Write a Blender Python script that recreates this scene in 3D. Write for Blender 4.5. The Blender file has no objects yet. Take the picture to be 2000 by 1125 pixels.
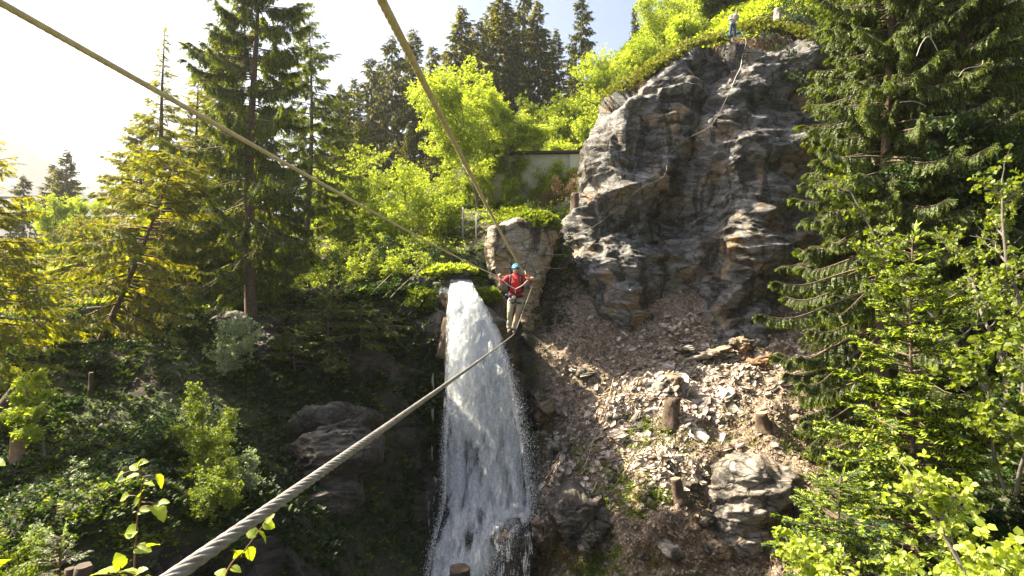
import bpy, math, random
import numpy as np
from mathutils import Vector, Matrix, kdtree
rnd = random.Random(7)
rng = np.random.default_rng(11)
scene = bpy.context.scene
COL = scene.collection

# ------------------------------------------------------------- camera, sky, sun
F = 1111.0                                   # focal length in 2000-wide pixels (20 mm lens)
cam_d = bpy.data.cameras.new('camera'); cam = bpy.data.objects.new('camera', cam_d); COL.objects.link(cam)
cam_d.lens = 20.0; cam_d.sensor_width = 36.0; cam_d.clip_start = 0.05; cam_d.clip_end = 20000
cam.location = (0, 0, 0); cam.rotation_euler = (math.radians(90), 0, 0)
scene.camera = cam
SUN = Vector((-0.66, 0.225, 0.72)).normalized()
w = bpy.data.worlds.new('World'); scene.world = w; w.use_nodes = True
nt = w.node_tree; bg = nt.nodes['Background']
sky = nt.nodes.new('ShaderNodeTexSky'); sky.sky_type = 'NISHITA'; sky.sun_disc = False
sky.sun_elevation = math.asin(SUN.z); sky.sun_rotation = math.atan2(SUN.x, SUN.y)
sky.air_density = 1.0; sky.dust_density = 4.0; sky.ozone_density = 1.0
nt.links.new(sky.outputs[0], bg.inputs[0]); bg.inputs[1].default_value = 0.056
sl = bpy.data.lights.new('sun', 'SUN'); sl.energy = 5.0; sl.angle = math.radians(0.5); sl.color = (1, 0.88, 0.66)
so = bpy.data.objects.new('sun', sl); COL.objects.link(so); so.rotation_euler = SUN.to_track_quat('Z', 'Y').to_euler()
scene.view_settings.view_transform = 'Standard'; scene.view_settings.look = 'None'
scene.view_settings.exposure = 2.2; scene.view_settings.gamma = 1.0
scene.cycles.max_bounces = 6; scene.cycles.diffuse_bounces = 4; scene.cycles.transparent_max_bounces = 24
scene.cycles.transmission_bounces = 4; scene.cycles.volume_bounces = 1

HAZE = 0.0003
def P(px, py, d):                            # a point seen at photo pixel (px, py), d metres ahead
    return np.array([(px-1000)/F*d, d, (562.5-py)/F*d])

# ------------------------------------------------------------- object helpers
def tag(o, label=None, cat=None, group=None, kind=None):
    if label: o['label'] = label
    if cat: o['category'] = cat
    if group: o['group'] = group
    if kind: o['kind'] = kind
    return o
def empty(name, loc, label, cat, group=None, rz=0):
    o = bpy.data.objects.new(name, None); COL.objects.link(o); o.location = tuple(loc); o.rotation_euler = (0, 0, rz)
    o.empty_display_size = 0.2
    return tag(o, label, cat, group)
def mesh(name, V, faces, mats, parent=None, smooth=False, matidx=None, attr=None, origin=None):
    """V (n,3); faces = list of int arrays (m,k). One mesh object."""
    V = np.asarray(V, np.float64)
    if origin is not None: V = V-np.asarray(origin)
    me = bpy.data.meshes.new(name)
    me.vertices.add(len(V)); me.vertices.foreach_set('co', V.astype(np.float32).ravel())
    fs = [np.asarray(f, np.int32) for f in faces if len(f)]
    li = np.concatenate([f.ravel() for f in fs]); cnt = np.concatenate([np.full(len(f), f.shape[1], np.int32) for f in fs])
    me.loops.add(len(li)); me.loops.foreach_set('vertex_index', li)
    me.polygons.add(len(cnt)); st = np.concatenate([[0], np.cumsum(cnt)[:-1]]).astype(np.int32)
    me.polygons.foreach_set('loop_start', st); me.polygons.foreach_set('loop_total', cnt)
    if matidx is not None: me.polygons.foreach_set('material_index', np.asarray(matidx, np.int32))
    if smooth: me.polygons.foreach_set('use_smooth', np.ones(len(cnt), bool))
    for k, a in (attr or {}).items():
        at = me.attributes.new(k, 'FLOAT', 'POINT'); at.data.foreach_set('value', np.asarray(a, np.float32))
    me.update(calc_edges=True); me.validate()
    for m in (mats if isinstance(mats, (list, tuple)) else [mats]): me.materials.append(m)
    o = bpy.data.objects.new(name, me); COL.objects.link(o)
    if origin is not None: o.location = tuple(origin)
    if parent is not None: o.parent = parent
    return o
def copy_tree(o, parent=None):
    c = o.copy(); COL.objects.link(c); c.parent = parent
    for ch in list(o.children): copy_tree(ch, c)
    return c

def hash3(i, j, k, s=0):
    h = (i.astype(np.int64)*374761393 + j.astype(np.int64)*668265263 + k.astype(np.int64)*2147483647 + s*974711) & 0xffffffff
    h = ((h ^ (h >> 13))*1274126177) & 0xffffffff
    h = ((h ^ (h >> 16))*2246822519) & 0xffffffff
    return ((h ^ (h >> 15)) & 0xffffff)/float(0xffffff)
def vnoise(p, s=0):
    p = np.asarray(p, float); i = np.floor(p).astype(np.int64); f = p-i; f = f*f*(3-2*f); r = 0
    for a in (0, 1):
        for b in (0, 1):
            for c in (0, 1):
                wt = (f[:, 0] if a else 1-f[:, 0])*(f[:, 1] if b else 1-f[:, 1])*(f[:, 2] if c else 1-f[:, 2])
                r = r+wt*hash3(i[:, 0]+a, i[:, 1]+b, i[:, 2]+c, s)
    return r*2-1
def fbm(p, o=4, s=0, g=0.5):
    r = 0; a = 1; p = np.asarray(p, float)
    for k in range(o): r = r+a*vnoise(p, s+k); p = p*2.03+7.1; a *= g
    return r
def facets(p, size, seed, tilt=0.35, off=0.5, stretch=(1, 1, 1)):
    """chiselled rock: every cell is its own tilted plane"""
    r = np.random.default_rng(seed); q = np.asarray(p)/size/np.array(stretch)
    lo = np.floor(q.min(0))-1; hi = np.ceil(q.max(0))+1
    n = (hi-lo).astype(int)
    g = np.stack(np.meshgrid(*[np.arange(k) for k in n], indexing='ij'), -1).reshape(-1, 3)+lo
    kd0 = kdtree.KDTree(0) if False else None
    # keep only cells near the samples
    occ = set(map(tuple, np.floor(q).astype(int).tolist())); keep = set()
    for (a, b, c) in occ:
        for da in (-1, 0, 1):
            for db in (-1, 0, 1):
                for dc in (-1, 0, 1): keep.add((a+da, b+db, c+dc))
    cells = np.array(sorted(keep), float); c = cells+r.random(cells.shape)
    grad = r.normal(0, tilt, cells.shape); o = r.normal(0, off, len(cells))
    kd = kdtree.KDTree(len(c))
    for i, v in enumerate(c): kd.insert(v, i)
    kd.balance(); idx = np.fromiter((kd.find(v)[1] for v in q.tolist()), int, len(q))
    return size*((grad[idx]*(q-c[idx])).sum(1)+o[idx]*0.3)

def trin(a, b, s=0):
    """piecewise-linear lattice noise: flat triangular facets that meet in sharp, unbroken creases"""
    i = np.floor(a).astype(np.int64); j = np.floor(b).astype(np.int64); x = a-i; y = b-j; k = i*0
    v = lambda di, dj: hash3(i+di, j+dj, k, s)*2-1
    v00, v10, v01, v11 = v(0, 0), v(1, 0), v(0, 1), v(1, 1)
    return np.where(x+y < 1, v00+x*(v10-v00)+y*(v01-v00), v11+(1-x)*(v01-v11)+(1-y)*(v10-v11))
def crag(p, size, seed, rot=-0.6):
    a = p[:, 0]-0.6*p[:, 1]; b = p[:, 2]+0.25*p[:, 1]; c, s_ = math.cos(rot), math.sin(rot); out = 0
    for k, (la, lb, am) in enumerate(((1.7, 1.35, 0.72), (0.70, 0.46, 0.25), (0.29, 0.17, 0.11), (0.13, 0.07, 0.055))):
        r_ = rot+0.35*(k-1); c, s_ = math.cos(r_), math.sin(r_); A = (a*c-b*s_)/(la*size)+k*17.3; B = (a*s_+b*c)/(lb*size)+k*5.1
        A2 = A+0.55*trin(B*0.7, A*0.6, seed+20+k); B2 = B+0.55*trin(A*0.6, B*0.8, seed+40+k)
        h_ = trin(A2, B2, seed+k); out = out+am*size*(h_)
    return out
def grid_faces(nr, nc):
    a = np.arange(nr-1)[:, None]*nc+np.arange(nc-1)[None, :]
    return np.stack([a, a+1, a+nc+1, a+nc], -1).reshape(-1, 4)
def vert_normals(V, nr, nc):
    G = V.reshape(nr, nc, 3); du = np.gradient(G, axis=1); dv = np.gradient(G, axis=0)
    n = np.cross(du, dv).reshape(-1, 3); return n/(np.linalg.norm(n, axis=1, keepdims=True)+1e-9)

def tube(pts, rad, seg=8, cap=True):
    """tapered tube along pts -> V, quads, caps (as tris)"""
    pts = np.asarray(pts, float); n = len(pts); rad = np.broadcast_to(np.asarray(rad, float), (n,))
    t = np.gradient(pts, axis=0); t /= np.linalg.norm(t, axis=1, keepdims=True)+1e-9
    ref = np.array([0, 0, 1.0]) if abs(t[:, 2]).mean() < 0.8 else np.array([1.0, 0.1, 0])
    u = np.cross(t, ref); u /= np.linalg.norm(u, axis=1, keepdims=True)+1e-9; v = np.cross(t, u)
    a = np.arange(seg)*2*math.pi/seg
    V = pts[:, None]+rad[:, None, None]*(np.cos(a)[None, :, None]*u[:, None]+np.sin(a)[None, :, None]*v[:, None])
    V = V.reshape(-1, 3); i = np.arange(n-1)[:, None]*seg; j = np.arange(seg)[None, :]; k = (j+1) % seg
    Q = np.stack([i+j, i+k, i+seg+k, i+seg+j], -1).reshape(-1, 4)
    T = np.zeros((0, 3), int)
    if cap:
        V = np.vstack([V, pts[0], pts[-1]]); b = n*seg; jj = np.arange(seg); kk = (jj+1) % seg
        T = np.vstack([np.stack([kk, jj, np.full(seg, b)], -1), np.stack([(n-1)*seg+jj, (n-1)*seg+kk, np.full(seg, b+1)], -1)])
    return V, Q, T
class MB:
    def __init__(s): s.V = []; s.F = {}; s.n = 0; s.M = {}
    def add(s, V, *faces, mi=0):
        for f in faces:
            f = np.asarray(f)
            if len(f): s.F.setdefault(f.shape[1], []).append(f+s.n); s.M.setdefault(f.shape[1], []).append(np.full(len(f), mi))
        s.V.append(np.asarray(V, float)); s.n += len(V); return s
    def tube(s, pts, rad, seg=8, cap=True, mi=0):
        V, Q, T = tube(pts, rad, seg, cap); return s.add(V, Q, T, mi=mi)
    def ico(s, c, r, sub=1, mi=0, scale=(1, 1, 1), noise=0):
        V, T = ICO[sub]; V = V*np.array(scale)*r
        if noise: V = V*(1+noise*fbm(V/r*1.3+np.array(c)*3.1, 3)[:, None])
        return s.add(V+np.array(c), T, mi=mi)
    def box(s, c, h, R=None, mi=0, bevel=0.0):
        h = np.array(h, float); b = min(bevel, h.min()*0.45); vs = []
        if b <= 0:
            V = np.array([[x, y, z] for x in (-1, 1) for y in (-1, 1) for z in (-1, 1)], float)*h
            Q = [[0, 1, 3, 2], [4, 6, 7, 5], [0, 4, 5, 1], [2, 3, 7, 6], [0, 2, 6, 4], [1, 5, 7, 3]]
            Ts = []
        else:
            V, Q, Ts = bevbox(h, b)
        if R is not None: V = V@np.array(R).T
        s.add(V+np.array(c), Q, Ts, mi=mi); return s
    def build(s, name, mats, parent=None, smooth=False, origin=None, attr=None):
        ks = sorted(s.F); fs = [np.vstack(s.F[k]) for k in ks]; mi = np.concatenate([np.concatenate(s.M[k]) for k in ks])
        return mesh(name, np.vstack(s.V), fs, mats, parent, smooth, mi, attr, origin)
def bevbox(h, b):
    V = []; idx = {}
    for sx in (-1, 1):
        for sy in (-1, 1):
            for sz in (-1, 1):
                for ax in range(3):
                    v = np.array([sx, sy, sz])*(h-b); v[ax] = (sx, sy, sz)[ax]*h[ax]; idx[(sx, sy, sz, ax)] = len(V); V.append(v)
    V = np.array(V, float); Q = []; T = []
    for ax in range(3):
        o = [a for a in range(3) if a != ax]
        for s in (-1, 1):
            q = []
            for (a, b2) in ((-1, -1), (1, -1), (1, 1), (-1, 1)):
                k = [0, 0, 0]; k[ax] = s; k[o[0]] = a; k[o[1]] = b2; q.append(idx[(*k, ax)])
            Q.append(q)
        for a in (-1, 1):
            for b2 in (-1, 1):
                k0 = [0, 0, 0]; k0[o[0]] = a; k0[o[1]] = b2; k1 = list(k0); k0[ax] = -1; k1[ax] = 1
                Q.append([idx[(*k0, o[0])], idx[(*k1, o[0])], idx[(*k1, o[1])], idx[(*k0, o[1])]])
    for sx in (-1, 1):
        for sy in (-1, 1):
            for sz in (-1, 1): T.append([idx[(sx, sy, sz, a)] for a in range(3)])
    Q = np.array(Q); T = np.array(T)
    def fix(Fa):
        c = V[Fa].mean(1); n = np.cross(V[Fa[:, 1]]-V[Fa[:, 0]], V[Fa[:, 2]]-V[Fa[:, 1]]); bad = (n*c).sum(1) < 0
        Fa[bad] = Fa[bad][:, ::-1]; return Fa
    return V, fix(Q), fix(T)
def _ico():
    t = (1+5**.5)/2
    V = np.array([[-1, t, 0], [1, t, 0], [-1, -t, 0], [1, -t, 0], [0, -1, t], [0, 1, t], [0, -1, -t], [0, 1, -t], [t, 0, -1], [t, 0, 1], [-t, 0, -1], [-t, 0, 1]], float)
    V /= np.linalg.norm(V[0])
    T = np.array([[0, 11, 5], [0, 5, 1], [0, 1, 7], [0, 7, 10], [0, 10, 11], [1, 5, 9], [5, 11, 4], [11, 10, 2], [10, 7, 6], [7, 1, 8], [3, 9, 4], [3, 4, 2], [3, 2, 6], [3, 6, 8], [3, 8, 9], [4, 9, 5], [2, 4, 11], [6, 2, 10], [8, 6, 7], [9, 8, 1]])
    out = {0: (V, T)}
    for k in range(1, 5):
        V = list(map(tuple, V)); c = {}; N = []
        def mid(a, b):
            e = (min(a, b), max(a, b))
            if e not in c:
                m = (np.array(V[a])+np.array(V[b])); m /= np.linalg.norm(m); c[e] = len(V); V.append(tuple(m))
            return c[e]
        for a, b, d in T:
            x, y, z = mid(a, b), mid(b, d), mid(d, a); N += [[a, x, z], [b, y, x], [d, z, y], [x, y, z]]
        V = np.array(V); T = np.array(N); out[k] = (V, T)
    return out
ICO = _ico()
def scatter(T_V, T_F, O, M, T_mi=None):
    """instances of a template baked into one mesh; O (n,3) origins, M (n,3,3) columns = axes"""
    n = len(O); k = len(T_V)
    V = np.einsum('nij,kj->nki', M, T_V)+O[:, None]
    fs = [(f[None]+(np.arange(n)*k)[:, None, None]).reshape(-1, f.shape[1]) for f in T_F]
    mi = None
    if T_mi is not None: mi = np.concatenate([np.tile(m, n) for m in T_mi])
    return V.reshape(-1, 3), fs, mi
def unit(v): return v/(np.linalg.norm(v, axis=-1, keepdims=True)+1e-9)
def frames(X, up=None, roll=None):
    """columns X (length kept), Y, Z from direction vectors"""
    L = np.linalg.norm(X, axis=1, keepdims=True); x = X/(L+1e-9)
    up = np.array([0, 0, 1.0]) if up is None else up
    y = np.cross(np.broadcast_to(up, x.shape), x); bad = np.linalg.norm(y, axis=1) < 1e-3; y[bad] = [0, 1, 0]; y = unit(y); z = np.cross(x, y)
    if roll is not None:
        c, s = np.cos(roll)[:, None], np.sin(roll)[:, None]; y, z = y*c+z*s, z*c-y*s
    return np.stack([x*L, y*L, z*L], -1)

# ------------------------------------------------------------- materials
def new_mat(name):
    m = bpy.data.materials.new(name); m.use_nodes = True; n = m.node_tree
    return m, n, n.nodes['Principled BSDF'], n.nodes['Material Output']
def N(n, t, **kw):
    x = n.nodes.new(t)
    for k, v in kw.items(): setattr(x, k, v)
    return x
def noise(n, scale, detail=4, rough=0.55, vec=None, dist=0):
    x = N(n, 'ShaderNodeTexNoise'); x.inputs['Scale'].default_value = scale; x.inputs['Detail'].default_value = detail
    x.inputs['Roughness'].default_value = rough; x.inputs['Distortion'].default_value = dist
    if vec is not None: n.links.new(vec, x.inputs['Vector'])
    return x
def ramp(n, inp, stops):
    r = N(n, 'ShaderNodeValToRGB'); e = r.color_ramp.elements
    while len(e) < len(stops): e.new(0.5)
    for i, (p, c) in enumerate(stops): e[i].position = p; e[i].color = (*c, 1) if len(c) == 3 else c
    n.links.new(inp, r.inputs[0]); return r
def mix(n, f, a, b, mode='MIX'):
    x = N(n, 'ShaderNodeMix', data_type='RGBA', blend_type=mode)
    if isinstance(f, float): x.inputs[0].default_value = f
    else: n.links.new(f, x.inputs[0])
    for s, v in ((x.inputs[6], a), (x.inputs[7], b)):
        if isinstance(v, tuple): s.default_value = (*v, 1)
        else: n.links.new(v, s)
    return x.outputs[2]
def coords(n, scale=(1, 1, 1), rot=(0, 0, 0), geo=True):
    c = N(n, 'ShaderNodeNewGeometry').outputs['Position'] if geo else N(n, 'ShaderNodeTexCoord').outputs['Object']
    m = N(n, 'ShaderNodeMapping'); m.inputs['Scale'].default_value = scale; m.inputs['Rotation'].default_value = rot
    n.links.new(c, m.inputs[0]); return m.outputs[0]
def bump(n, bsdf, h, strength=0.5, dist=0.05, prev=None):
    b = N(n, 'ShaderNodeBump'); b.inputs['Strength'].default_value = strength; b.inputs['Distance'].default_value = dist
    n.links.new(h, b.inputs['Height'])
    if prev is not None: n.links.new(prev, b.inputs['Normal'])
    if bsdf is not None: n.links.new(b.outputs[0], bsdf.inputs['Normal'])
    return b.outputs[0]
def plain(name, col, rough=0.6, metal=0.0, var=0.15, scale=12, bmp=0.0, geo=False):
    m, n, b, o = new_mat(name); v = coords(n, geo=geo); t = noise(n, scale, 4, vec=v)
    c1 = tuple(x*(1-var) for x in col); c2 = tuple(min(1, x*(1+var)) for x in col)
    r = ramp(n, t.outputs[0], [(0.3, c1), (0.7, c2)]); n.links.new(r.outputs[0], b.inputs['Base Color'])
    b.inputs['Roughness'].default_value = rough; b.inputs['Metallic'].default_value = metal
    if bmp: bump(n, b, t.outputs[0], bmp, 0.01)
    return m
def leaf_mat(name, c1, c2, trans=0.45, tc=None, rough=0.55, gloss=0.025):
    m, n, b, o = new_mat(name); n.nodes.remove(b)
    g = N(n, 'ShaderNodeNewGeometry'); big = noise(n, 0.9, 2, vec=g.outputs['Position'])
    mx = N(n, 'ShaderNodeMath', operation='MULTIPLY_ADD'); n.links.new(big.outputs[0], mx.inputs[0]); mx.inputs[1].default_value = 0.7
    n.links.new(g.outputs['Random Per Island'], mx.inputs[2])
    ad = N(n, 'ShaderNodeMath', operation='MULTIPLY'); n.links.new(mx.outputs[0], ad.inputs[0]); ad.inputs[1].default_value = 0.62
    r = ramp(n, ad.outputs[0], [(0.2, c1), (0.8, c2)])
    d = N(n, 'ShaderNodeBsdfDiffuse'); n.links.new(r.outputs[0], d.inputs[0])
    t = N(n, 'ShaderNodeBsdfTranslucent')
    tt = mix(n, 1.0, r.outputs[0], tc or (1.25, 1.3, 0.5), 'MULTIPLY'); n.links.new(tt, t.inputs[0])
    gl = N(n, 'ShaderNodeBsdfGlossy'); gl.inputs['Roughness'].default_value = rough; gl.inputs[0].default_value = (1, 1, 1, 1)
    m1 = N(n, 'ShaderNodeMixShader'); m1.inputs[0].default_value = trans; n.links.new(d.outputs[0], m1.inputs[1]); n.links.new(t.outputs[0], m1.inputs[2])
    m2 = N(n, 'ShaderNodeMixShader'); m2.inputs[0].default_value = gloss; n.links.new(m1.outputs[0], m2.inputs[1]); n.links.new(gl.outputs[0], m2.inputs[2])
    n.links.new(m2.outputs[0], o.inputs['Surface']); return m

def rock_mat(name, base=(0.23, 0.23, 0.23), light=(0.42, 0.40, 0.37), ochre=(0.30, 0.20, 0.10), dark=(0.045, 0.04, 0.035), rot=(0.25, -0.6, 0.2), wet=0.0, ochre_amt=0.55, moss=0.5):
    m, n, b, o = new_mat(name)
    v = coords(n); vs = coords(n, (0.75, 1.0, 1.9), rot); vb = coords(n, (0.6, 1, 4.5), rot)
    big = noise(n, 0.55, 3, vec=v, dist=0.6); med = noise(n, 1.3, 7, 0.6, vec=vs, dist=0.8); fine = noise(n, 9, 6, 0.7, vec=vs); bed = noise(n, 2.2, 5, 0.65, vec=vb, dist=0.5)
    c = ramp(n, med.outputs[0], [(0.3, tuple(x*0.55 for x in base)), (0.5, base), (0.68, light)]).outputs[0]
    of = ramp(n, big.outputs[0], [(ochre_amt, (0, 0, 0)), (ochre_amt+0.13, (0.8, 0.8, 0.8))]).outputs[0]
    c = mix(n, of, c, ochre)
    st = noise(n, 0.8, 5, 0.6, vec=coords(n, (1.4, 1.4, 0.45)), dist=0.7)
    sf = ramp(n, st.outputs[0], [(0.50, (0, 0, 0)), (0.58, (0.9, 0.9, 0.9))]).outputs[0]
    c = mix(n, sf, c, dark)
    fr = ramp(n, fine.outputs[0], [(0.35, (0.6, 0.6, 0.6)), (0.65, (1.25, 1.25, 1.25))]).outputs[0]
    c = mix(n, 1.0, c, fr, 'MULTIPLY')
    li = noise(n, 7, 3, 0.7, vec=v); lf = ramp(n, li.outputs[0], [(0.64, (0, 0, 0)), (0.69, (0.6, 0.6, 0.6))]).outputs[0]
    c = mix(n, lf, c, (0.33, 0.33, 0.24))
    vo = N(n, 'ShaderNodeTexVoronoi', feature='DISTANCE_TO_EDGE'); vo.inputs['Scale'].default_value = 0.85; n.links.new(vs, vo.inputs['Vector'])
    nd = noise(n, 2.5, 4, vec=v); vm = mix(n, 0.25, vs, nd.outputs[1], 'ADD'); n.links.new(vm, vo.inputs['Vector'])
    cr = ramp(n, vo.outputs[0], [(0.0, (0.12, 0.10, 0.09)), (0.035, (1, 1, 1))]).outputs[0]
    c = mix(n, 0.8, c, cr, 'MULTIPLY')
    if moss:
        g = N(n, 'ShaderNodeNewGeometry'); sp = N(n, 'ShaderNodeSeparateXYZ'); n.links.new(g.outputs['Normal'], sp.inputs[0])
        mm = N(n, 'ShaderNodeMath', operation='MULTIPLY_ADD'); n.links.new(noise(n, 2.2, 4, vec=v).outputs[0], mm.inputs[0]); mm.inputs[1].default_value = 1.6; n.links.new(sp.outputs[2], mm.inputs[2])
        mf = ramp(n, mm.outputs[0], [(1.0+0.6*(1-moss), (0, 0, 0)), (1.0+0.6*(1-moss)+0.25, (0.85, 0.85, 0.85))]).outputs[0]
        c = mix(n, mf, c, (0.07, 0.085, 0.02))
    n.links.new(c, b.inputs['Base Color'])
    b.inputs['Roughness'].default_value = 0.72-0.4*wet; b.inputs['Specular IOR Level'].default_value = 0.4+0.3*wet
    h1 = bump(n, None, med.outputs[0], 0.9, 0.22); h2 = bump(n, None, bed.outputs[0], 0.5, 0.08, h1); h3 = bump(n, None, cr, 0.6, 0.05, h2); bump(n, b, fine.outputs[0], 0.7, 0.035, h3)
    return m
# ------------------------------------------------------------- the land: control points (px, py, d)
CP = [(-300,1125,10),(0,1125,10),(0,1000,12),(0,800,16),(0,650,20),(0,560,26),(0,520,34),(-400,700,22),(-400,560,34),
(250,1125,10.5),(250,900,14),(250,700,19),(250,600,24),(250,550,30),
(480,1125,12),(480,900,16.5),(480,760,19.5),(488,632,24),(500,565,28.5),(500,520,34),
(650,1125,15.5),(650,900,19.5),(650,720,22.2),(650,610,24),(650,560,27),(650,522,33),(600,540,33),(560,530,36),(650,440,42),
(800,1125,18.2),(800,900,21.8),(800,700,23.6),(800,600,24.3),(800,550,25.5),(800,490,31),(800,430,39),
(900,1125,21.5),(900,900,24),(900,700,25),(900,578,25.4),(890,556,26.5),(880,530,29),
(1000,1125,20.5),(1000,950,23),(1000,700,26.3),(1000,620,27),
(900,490,32),(900,430,38),(950,395,44),(860,410,44),(1050,390,44),(1100,385,41),(1010,430,33),(1080,440,31),
(1070,640,27.5),(1100,655,27),(1200,695,26.6),(1400,650,28),(1550,610,29),(1650,610,30),
(1080,740,25),(1060,850,23.4),(1050,1000,21),(1050,1125,20),(1150,690,26.2),(1300,720,25.6),(1200,850,22.3),(1320,850,21.8),(1200,1000,19.3),(1300,1000,19),(1200,1125,17.6),(1320,1125,17.6),
(1500,655,27.4),(1500,690,25.8),(1500,800,22.8),(1500,930,20.2),(1500,1125,18.6),(1600,720,25.6),(1620,900,21),(1620,1125,17),
(1800,1250,10.5),(1700,1125,15),(1800,900,15.5),(1800,700,20),(1800,500,26),(1800,200,33),(2000,1200,6.5),(2000,900,11),(2000,600,18),(2000,300,27),(2000,50,36),(2300,900,8),(2300,400,24),(2300,0,36),(2000,-300,60),
(1432,72,37),(1200,200,37),(1120,378,36),(1150,368,38),(1140,402,33),(1185,235,39),(1300,112,37.5),(1550,55,36),(1600,40,37),(1500,20,44),(1700,-20,42),(1500,-120,80),(1300,10,60),(1200,120,62),
(1150,330,48),(1050,340,56),(950,340,56),(1100,230,75),(1000,290,75),(700,400,58),(700,385,85),(850,340,80),(400,490,60),(400,500,100),(0,530,70),(0,640,200),(500,600,250),(1000,500,250),(1500,200,250),(2000,-200,200)]
L3 = [P(*c) for c in CP]
L3 += [np.array(v, float) for v in [(-14,0,-3),(-9,4,-9),(-5,8,-12.5),(-4,14,-12.8),(-5,11,-12.5),(-2,6,-12.8),(-1,17,-12.3),(1.5,10,-12.6),(4,5,-12),(4,13,-12),(7,9,-11),(8,14,-10.5),(0,3.5,-9),(-3,2.6,-6),(-1.5,1.1,-1.75),(0,1.3,-1.7),(2.5,1.2,-1.8),(0,-4,-1.4),(4,3,-5),(6,1,-2.2),(-5,1.5,-3),(-30,0,6),(-30,20,2),(0,-30,4),(30,-20,8),(20,5,3),
(-150,400,-60),(150,400,60),(-500,300,-90),(0,900,-40),(-600,1200,-80),(500,900,90),(-100,-100,5),(100,-100,30),(-400,0,-40),(400,0,80),(1500,1500,200),(-1500,1500,-80),(-1500,-200,-60),(1500,-200,150),(0,3000,-40)]]
L3 = np.array(L3)
def warp(x, y): return np.stack([x, y], -1)
def _phi(r): return r
_C = L3[:, :2]; _n = len(_C)
_A = -np.linalg.norm(_C[:, None]-_C[None], axis=-1); _A -= np.eye(_n)*0.0
_Pm = np.hstack([np.ones((_n, 1)), _C]); _S = np.block([[_A+np.eye(_n)*-0.15, _Pm], [_Pm.T, np.zeros((3, 3))]])
_W = np.linalg.solve(_S, np.concatenate([L3[:, 2], np.zeros(3)]))
def land(x, y):
    x = np.atleast_1d(np.asarray(x, float)); y = np.atleast_1d(np.asarray(y, float)); out = np.empty(len(x))
    for i in range(0, len(x), 20000):
        q = np.stack([x[i:i+20000], y[i:i+20000]], -1)
        out[i:i+20000] = -np.linalg.norm(q[:, None]-_C[None], axis=-1)@_W[:_n]+_W[_n]+q@_W[_n+1:]
    return out
def ground(x, y):
    x = np.atleast_1d(np.asarray(x, float)); y = np.atleast_1d(np.asarray(y, float))
    z = land(x, y); p = np.stack([x, y, z*0.3], -1)
    near = np.clip((np.hypot(x, y)-3)/8, 0.05, 1)
    z = z+near*(0.35*fbm(p*0.33, 3, 5)+0.10*fbm(p*1.5, 3, 9))
    return z+np.clip((np.hypot(x, y)-100)/400, 0, 1)*30*fbm(p*0.006, 3, 3)
def gz(x, y): return float(ground(x, y)[0])
def at(px, d): x = (px-1000)/F*d; return np.array([x, d, gz(x, d)])
def scree_mask(x, y):
    px = x/np.maximum(y, .1)*F+1000
    m = np.clip((px-1040)/50, 0, 1)*np.clip((1640-px)/60, 0, 1)*np.clip((y-16.5)/1.5, 0, 1)*np.clip((30.5-y)/1.5, 0, 1)
    return m
pxs = np.concatenate([np.linspace(-9000, -520, 70), np.linspace(-500, 2500, 620), np.linspace(2520, 11000, 70)])
ds = np.concatenate([np.linspace(1.0, 9, 80), np.arange(9.08, 31, 0.085), np.geomspace(31.2, 110, 170), np.geomspace(114, 1050, 50)])
PX, DD = np.meshgrid(pxs, ds); X = np.clip(((PX-1000)/F*DD).ravel(), -1600, 1600); Y = DD.ravel(); Z = ground(X, Y)
V = np.stack([X, Y, Z], -1); nr, nc = DD.shape; nr_g, nc_g = nr, nc
nrm = vert_normals(V, nr, nc); nrm[nrm[:, 2] < 0] *= -1
steep = np.clip((0.62-nrm[:, 2])/0.25, 0, 1)*(Y < 60); sm = scree_mask(X, Y)
near = (Y < 45) & (np.abs(X) < 50)
dv = np.zeros(len(V)); pn = V[near]
dv[near] = facets(pn, 1.1, 3, 0.5, 0.7, (1.2, 1, 0.8))*0.5*steep[near]+facets(pn, 0.4, 4, 0.5, 0.6)*0.3*np.maximum(steep[near], sm[near]*0.8)+0.03*fbm(pn*4, 3, 2)
V = V+nrm*dv[:, None]; V[:, 2] += sm*np.clip((27.5-Y)/3, 0, 1)*(0.42*fbm(V*0.75, 3, 12)+0.16*np.abs(fbm(V*2.2, 2, 13)))
m, n, b, o = new_mat('ground_soil')
v = coords(n); t1 = noise(n, 0.7, 5, vec=v, dist=0.4); t2 = noise(n, 5, 6, 0.7, vec=v); t3 = noise(n, 22, 4, 0.7, vec=v)
soil = ramp(n, t2.outputs[0], [(0.3, (0.025, 0.016, 0.010)), (0.55, (0.06, 0.04, 0.024)), (0.75, (0.13, 0.09, 0.06))]).outputs[0]
grn = ramp(n, t2.outputs[0], [(0.3, (0.015, 0.025, 0.006)), (0.7, (0.07, 0.09, 0.02))]).outputs[0]
gf = ramp(n, t1.outputs[0], [(0.40, (0, 0, 0)), (0.55, (1, 1, 1))]).outputs[0]
c = mix(n, gf, soil, grn)
rockc = ramp(n, noise(n, 3, 7, 0.65, vec=coords(n, (0.7, 1, 3), (0.3, -0.3, 0.2)), dist=0.6).outputs[0], [(0.3, (0.018, 0.015, 0.012)), (0.5, (0.06, 0.05, 0.04)), (0.7, (0.13, 0.115, 0.095))]).outputs[0]
at1 = N(n, 'ShaderNodeAttribute', attribute_name='steep'); c = mix(n, at1.outputs['Fac'], c, rockc)
rub = ramp(n, noise(n, 6, 6, 0.75, vec=v, dist=0.5).outputs[0], [(0.35, (0.085, 0.055, 0.035)), (0.5, (0.25, 0.18, 0.125)), (0.64, (0.48, 0.41, 0.34))]).outputs[0]
at2 = N(n, 'ShaderNodeAttribute', attribute_name='scree'); c = mix(n, at2.outputs['Fac'], c, rub)
n.links.new(c, b.inputs['Base Color']); b.inputs['Roughness'].default_value = 0.9
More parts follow.
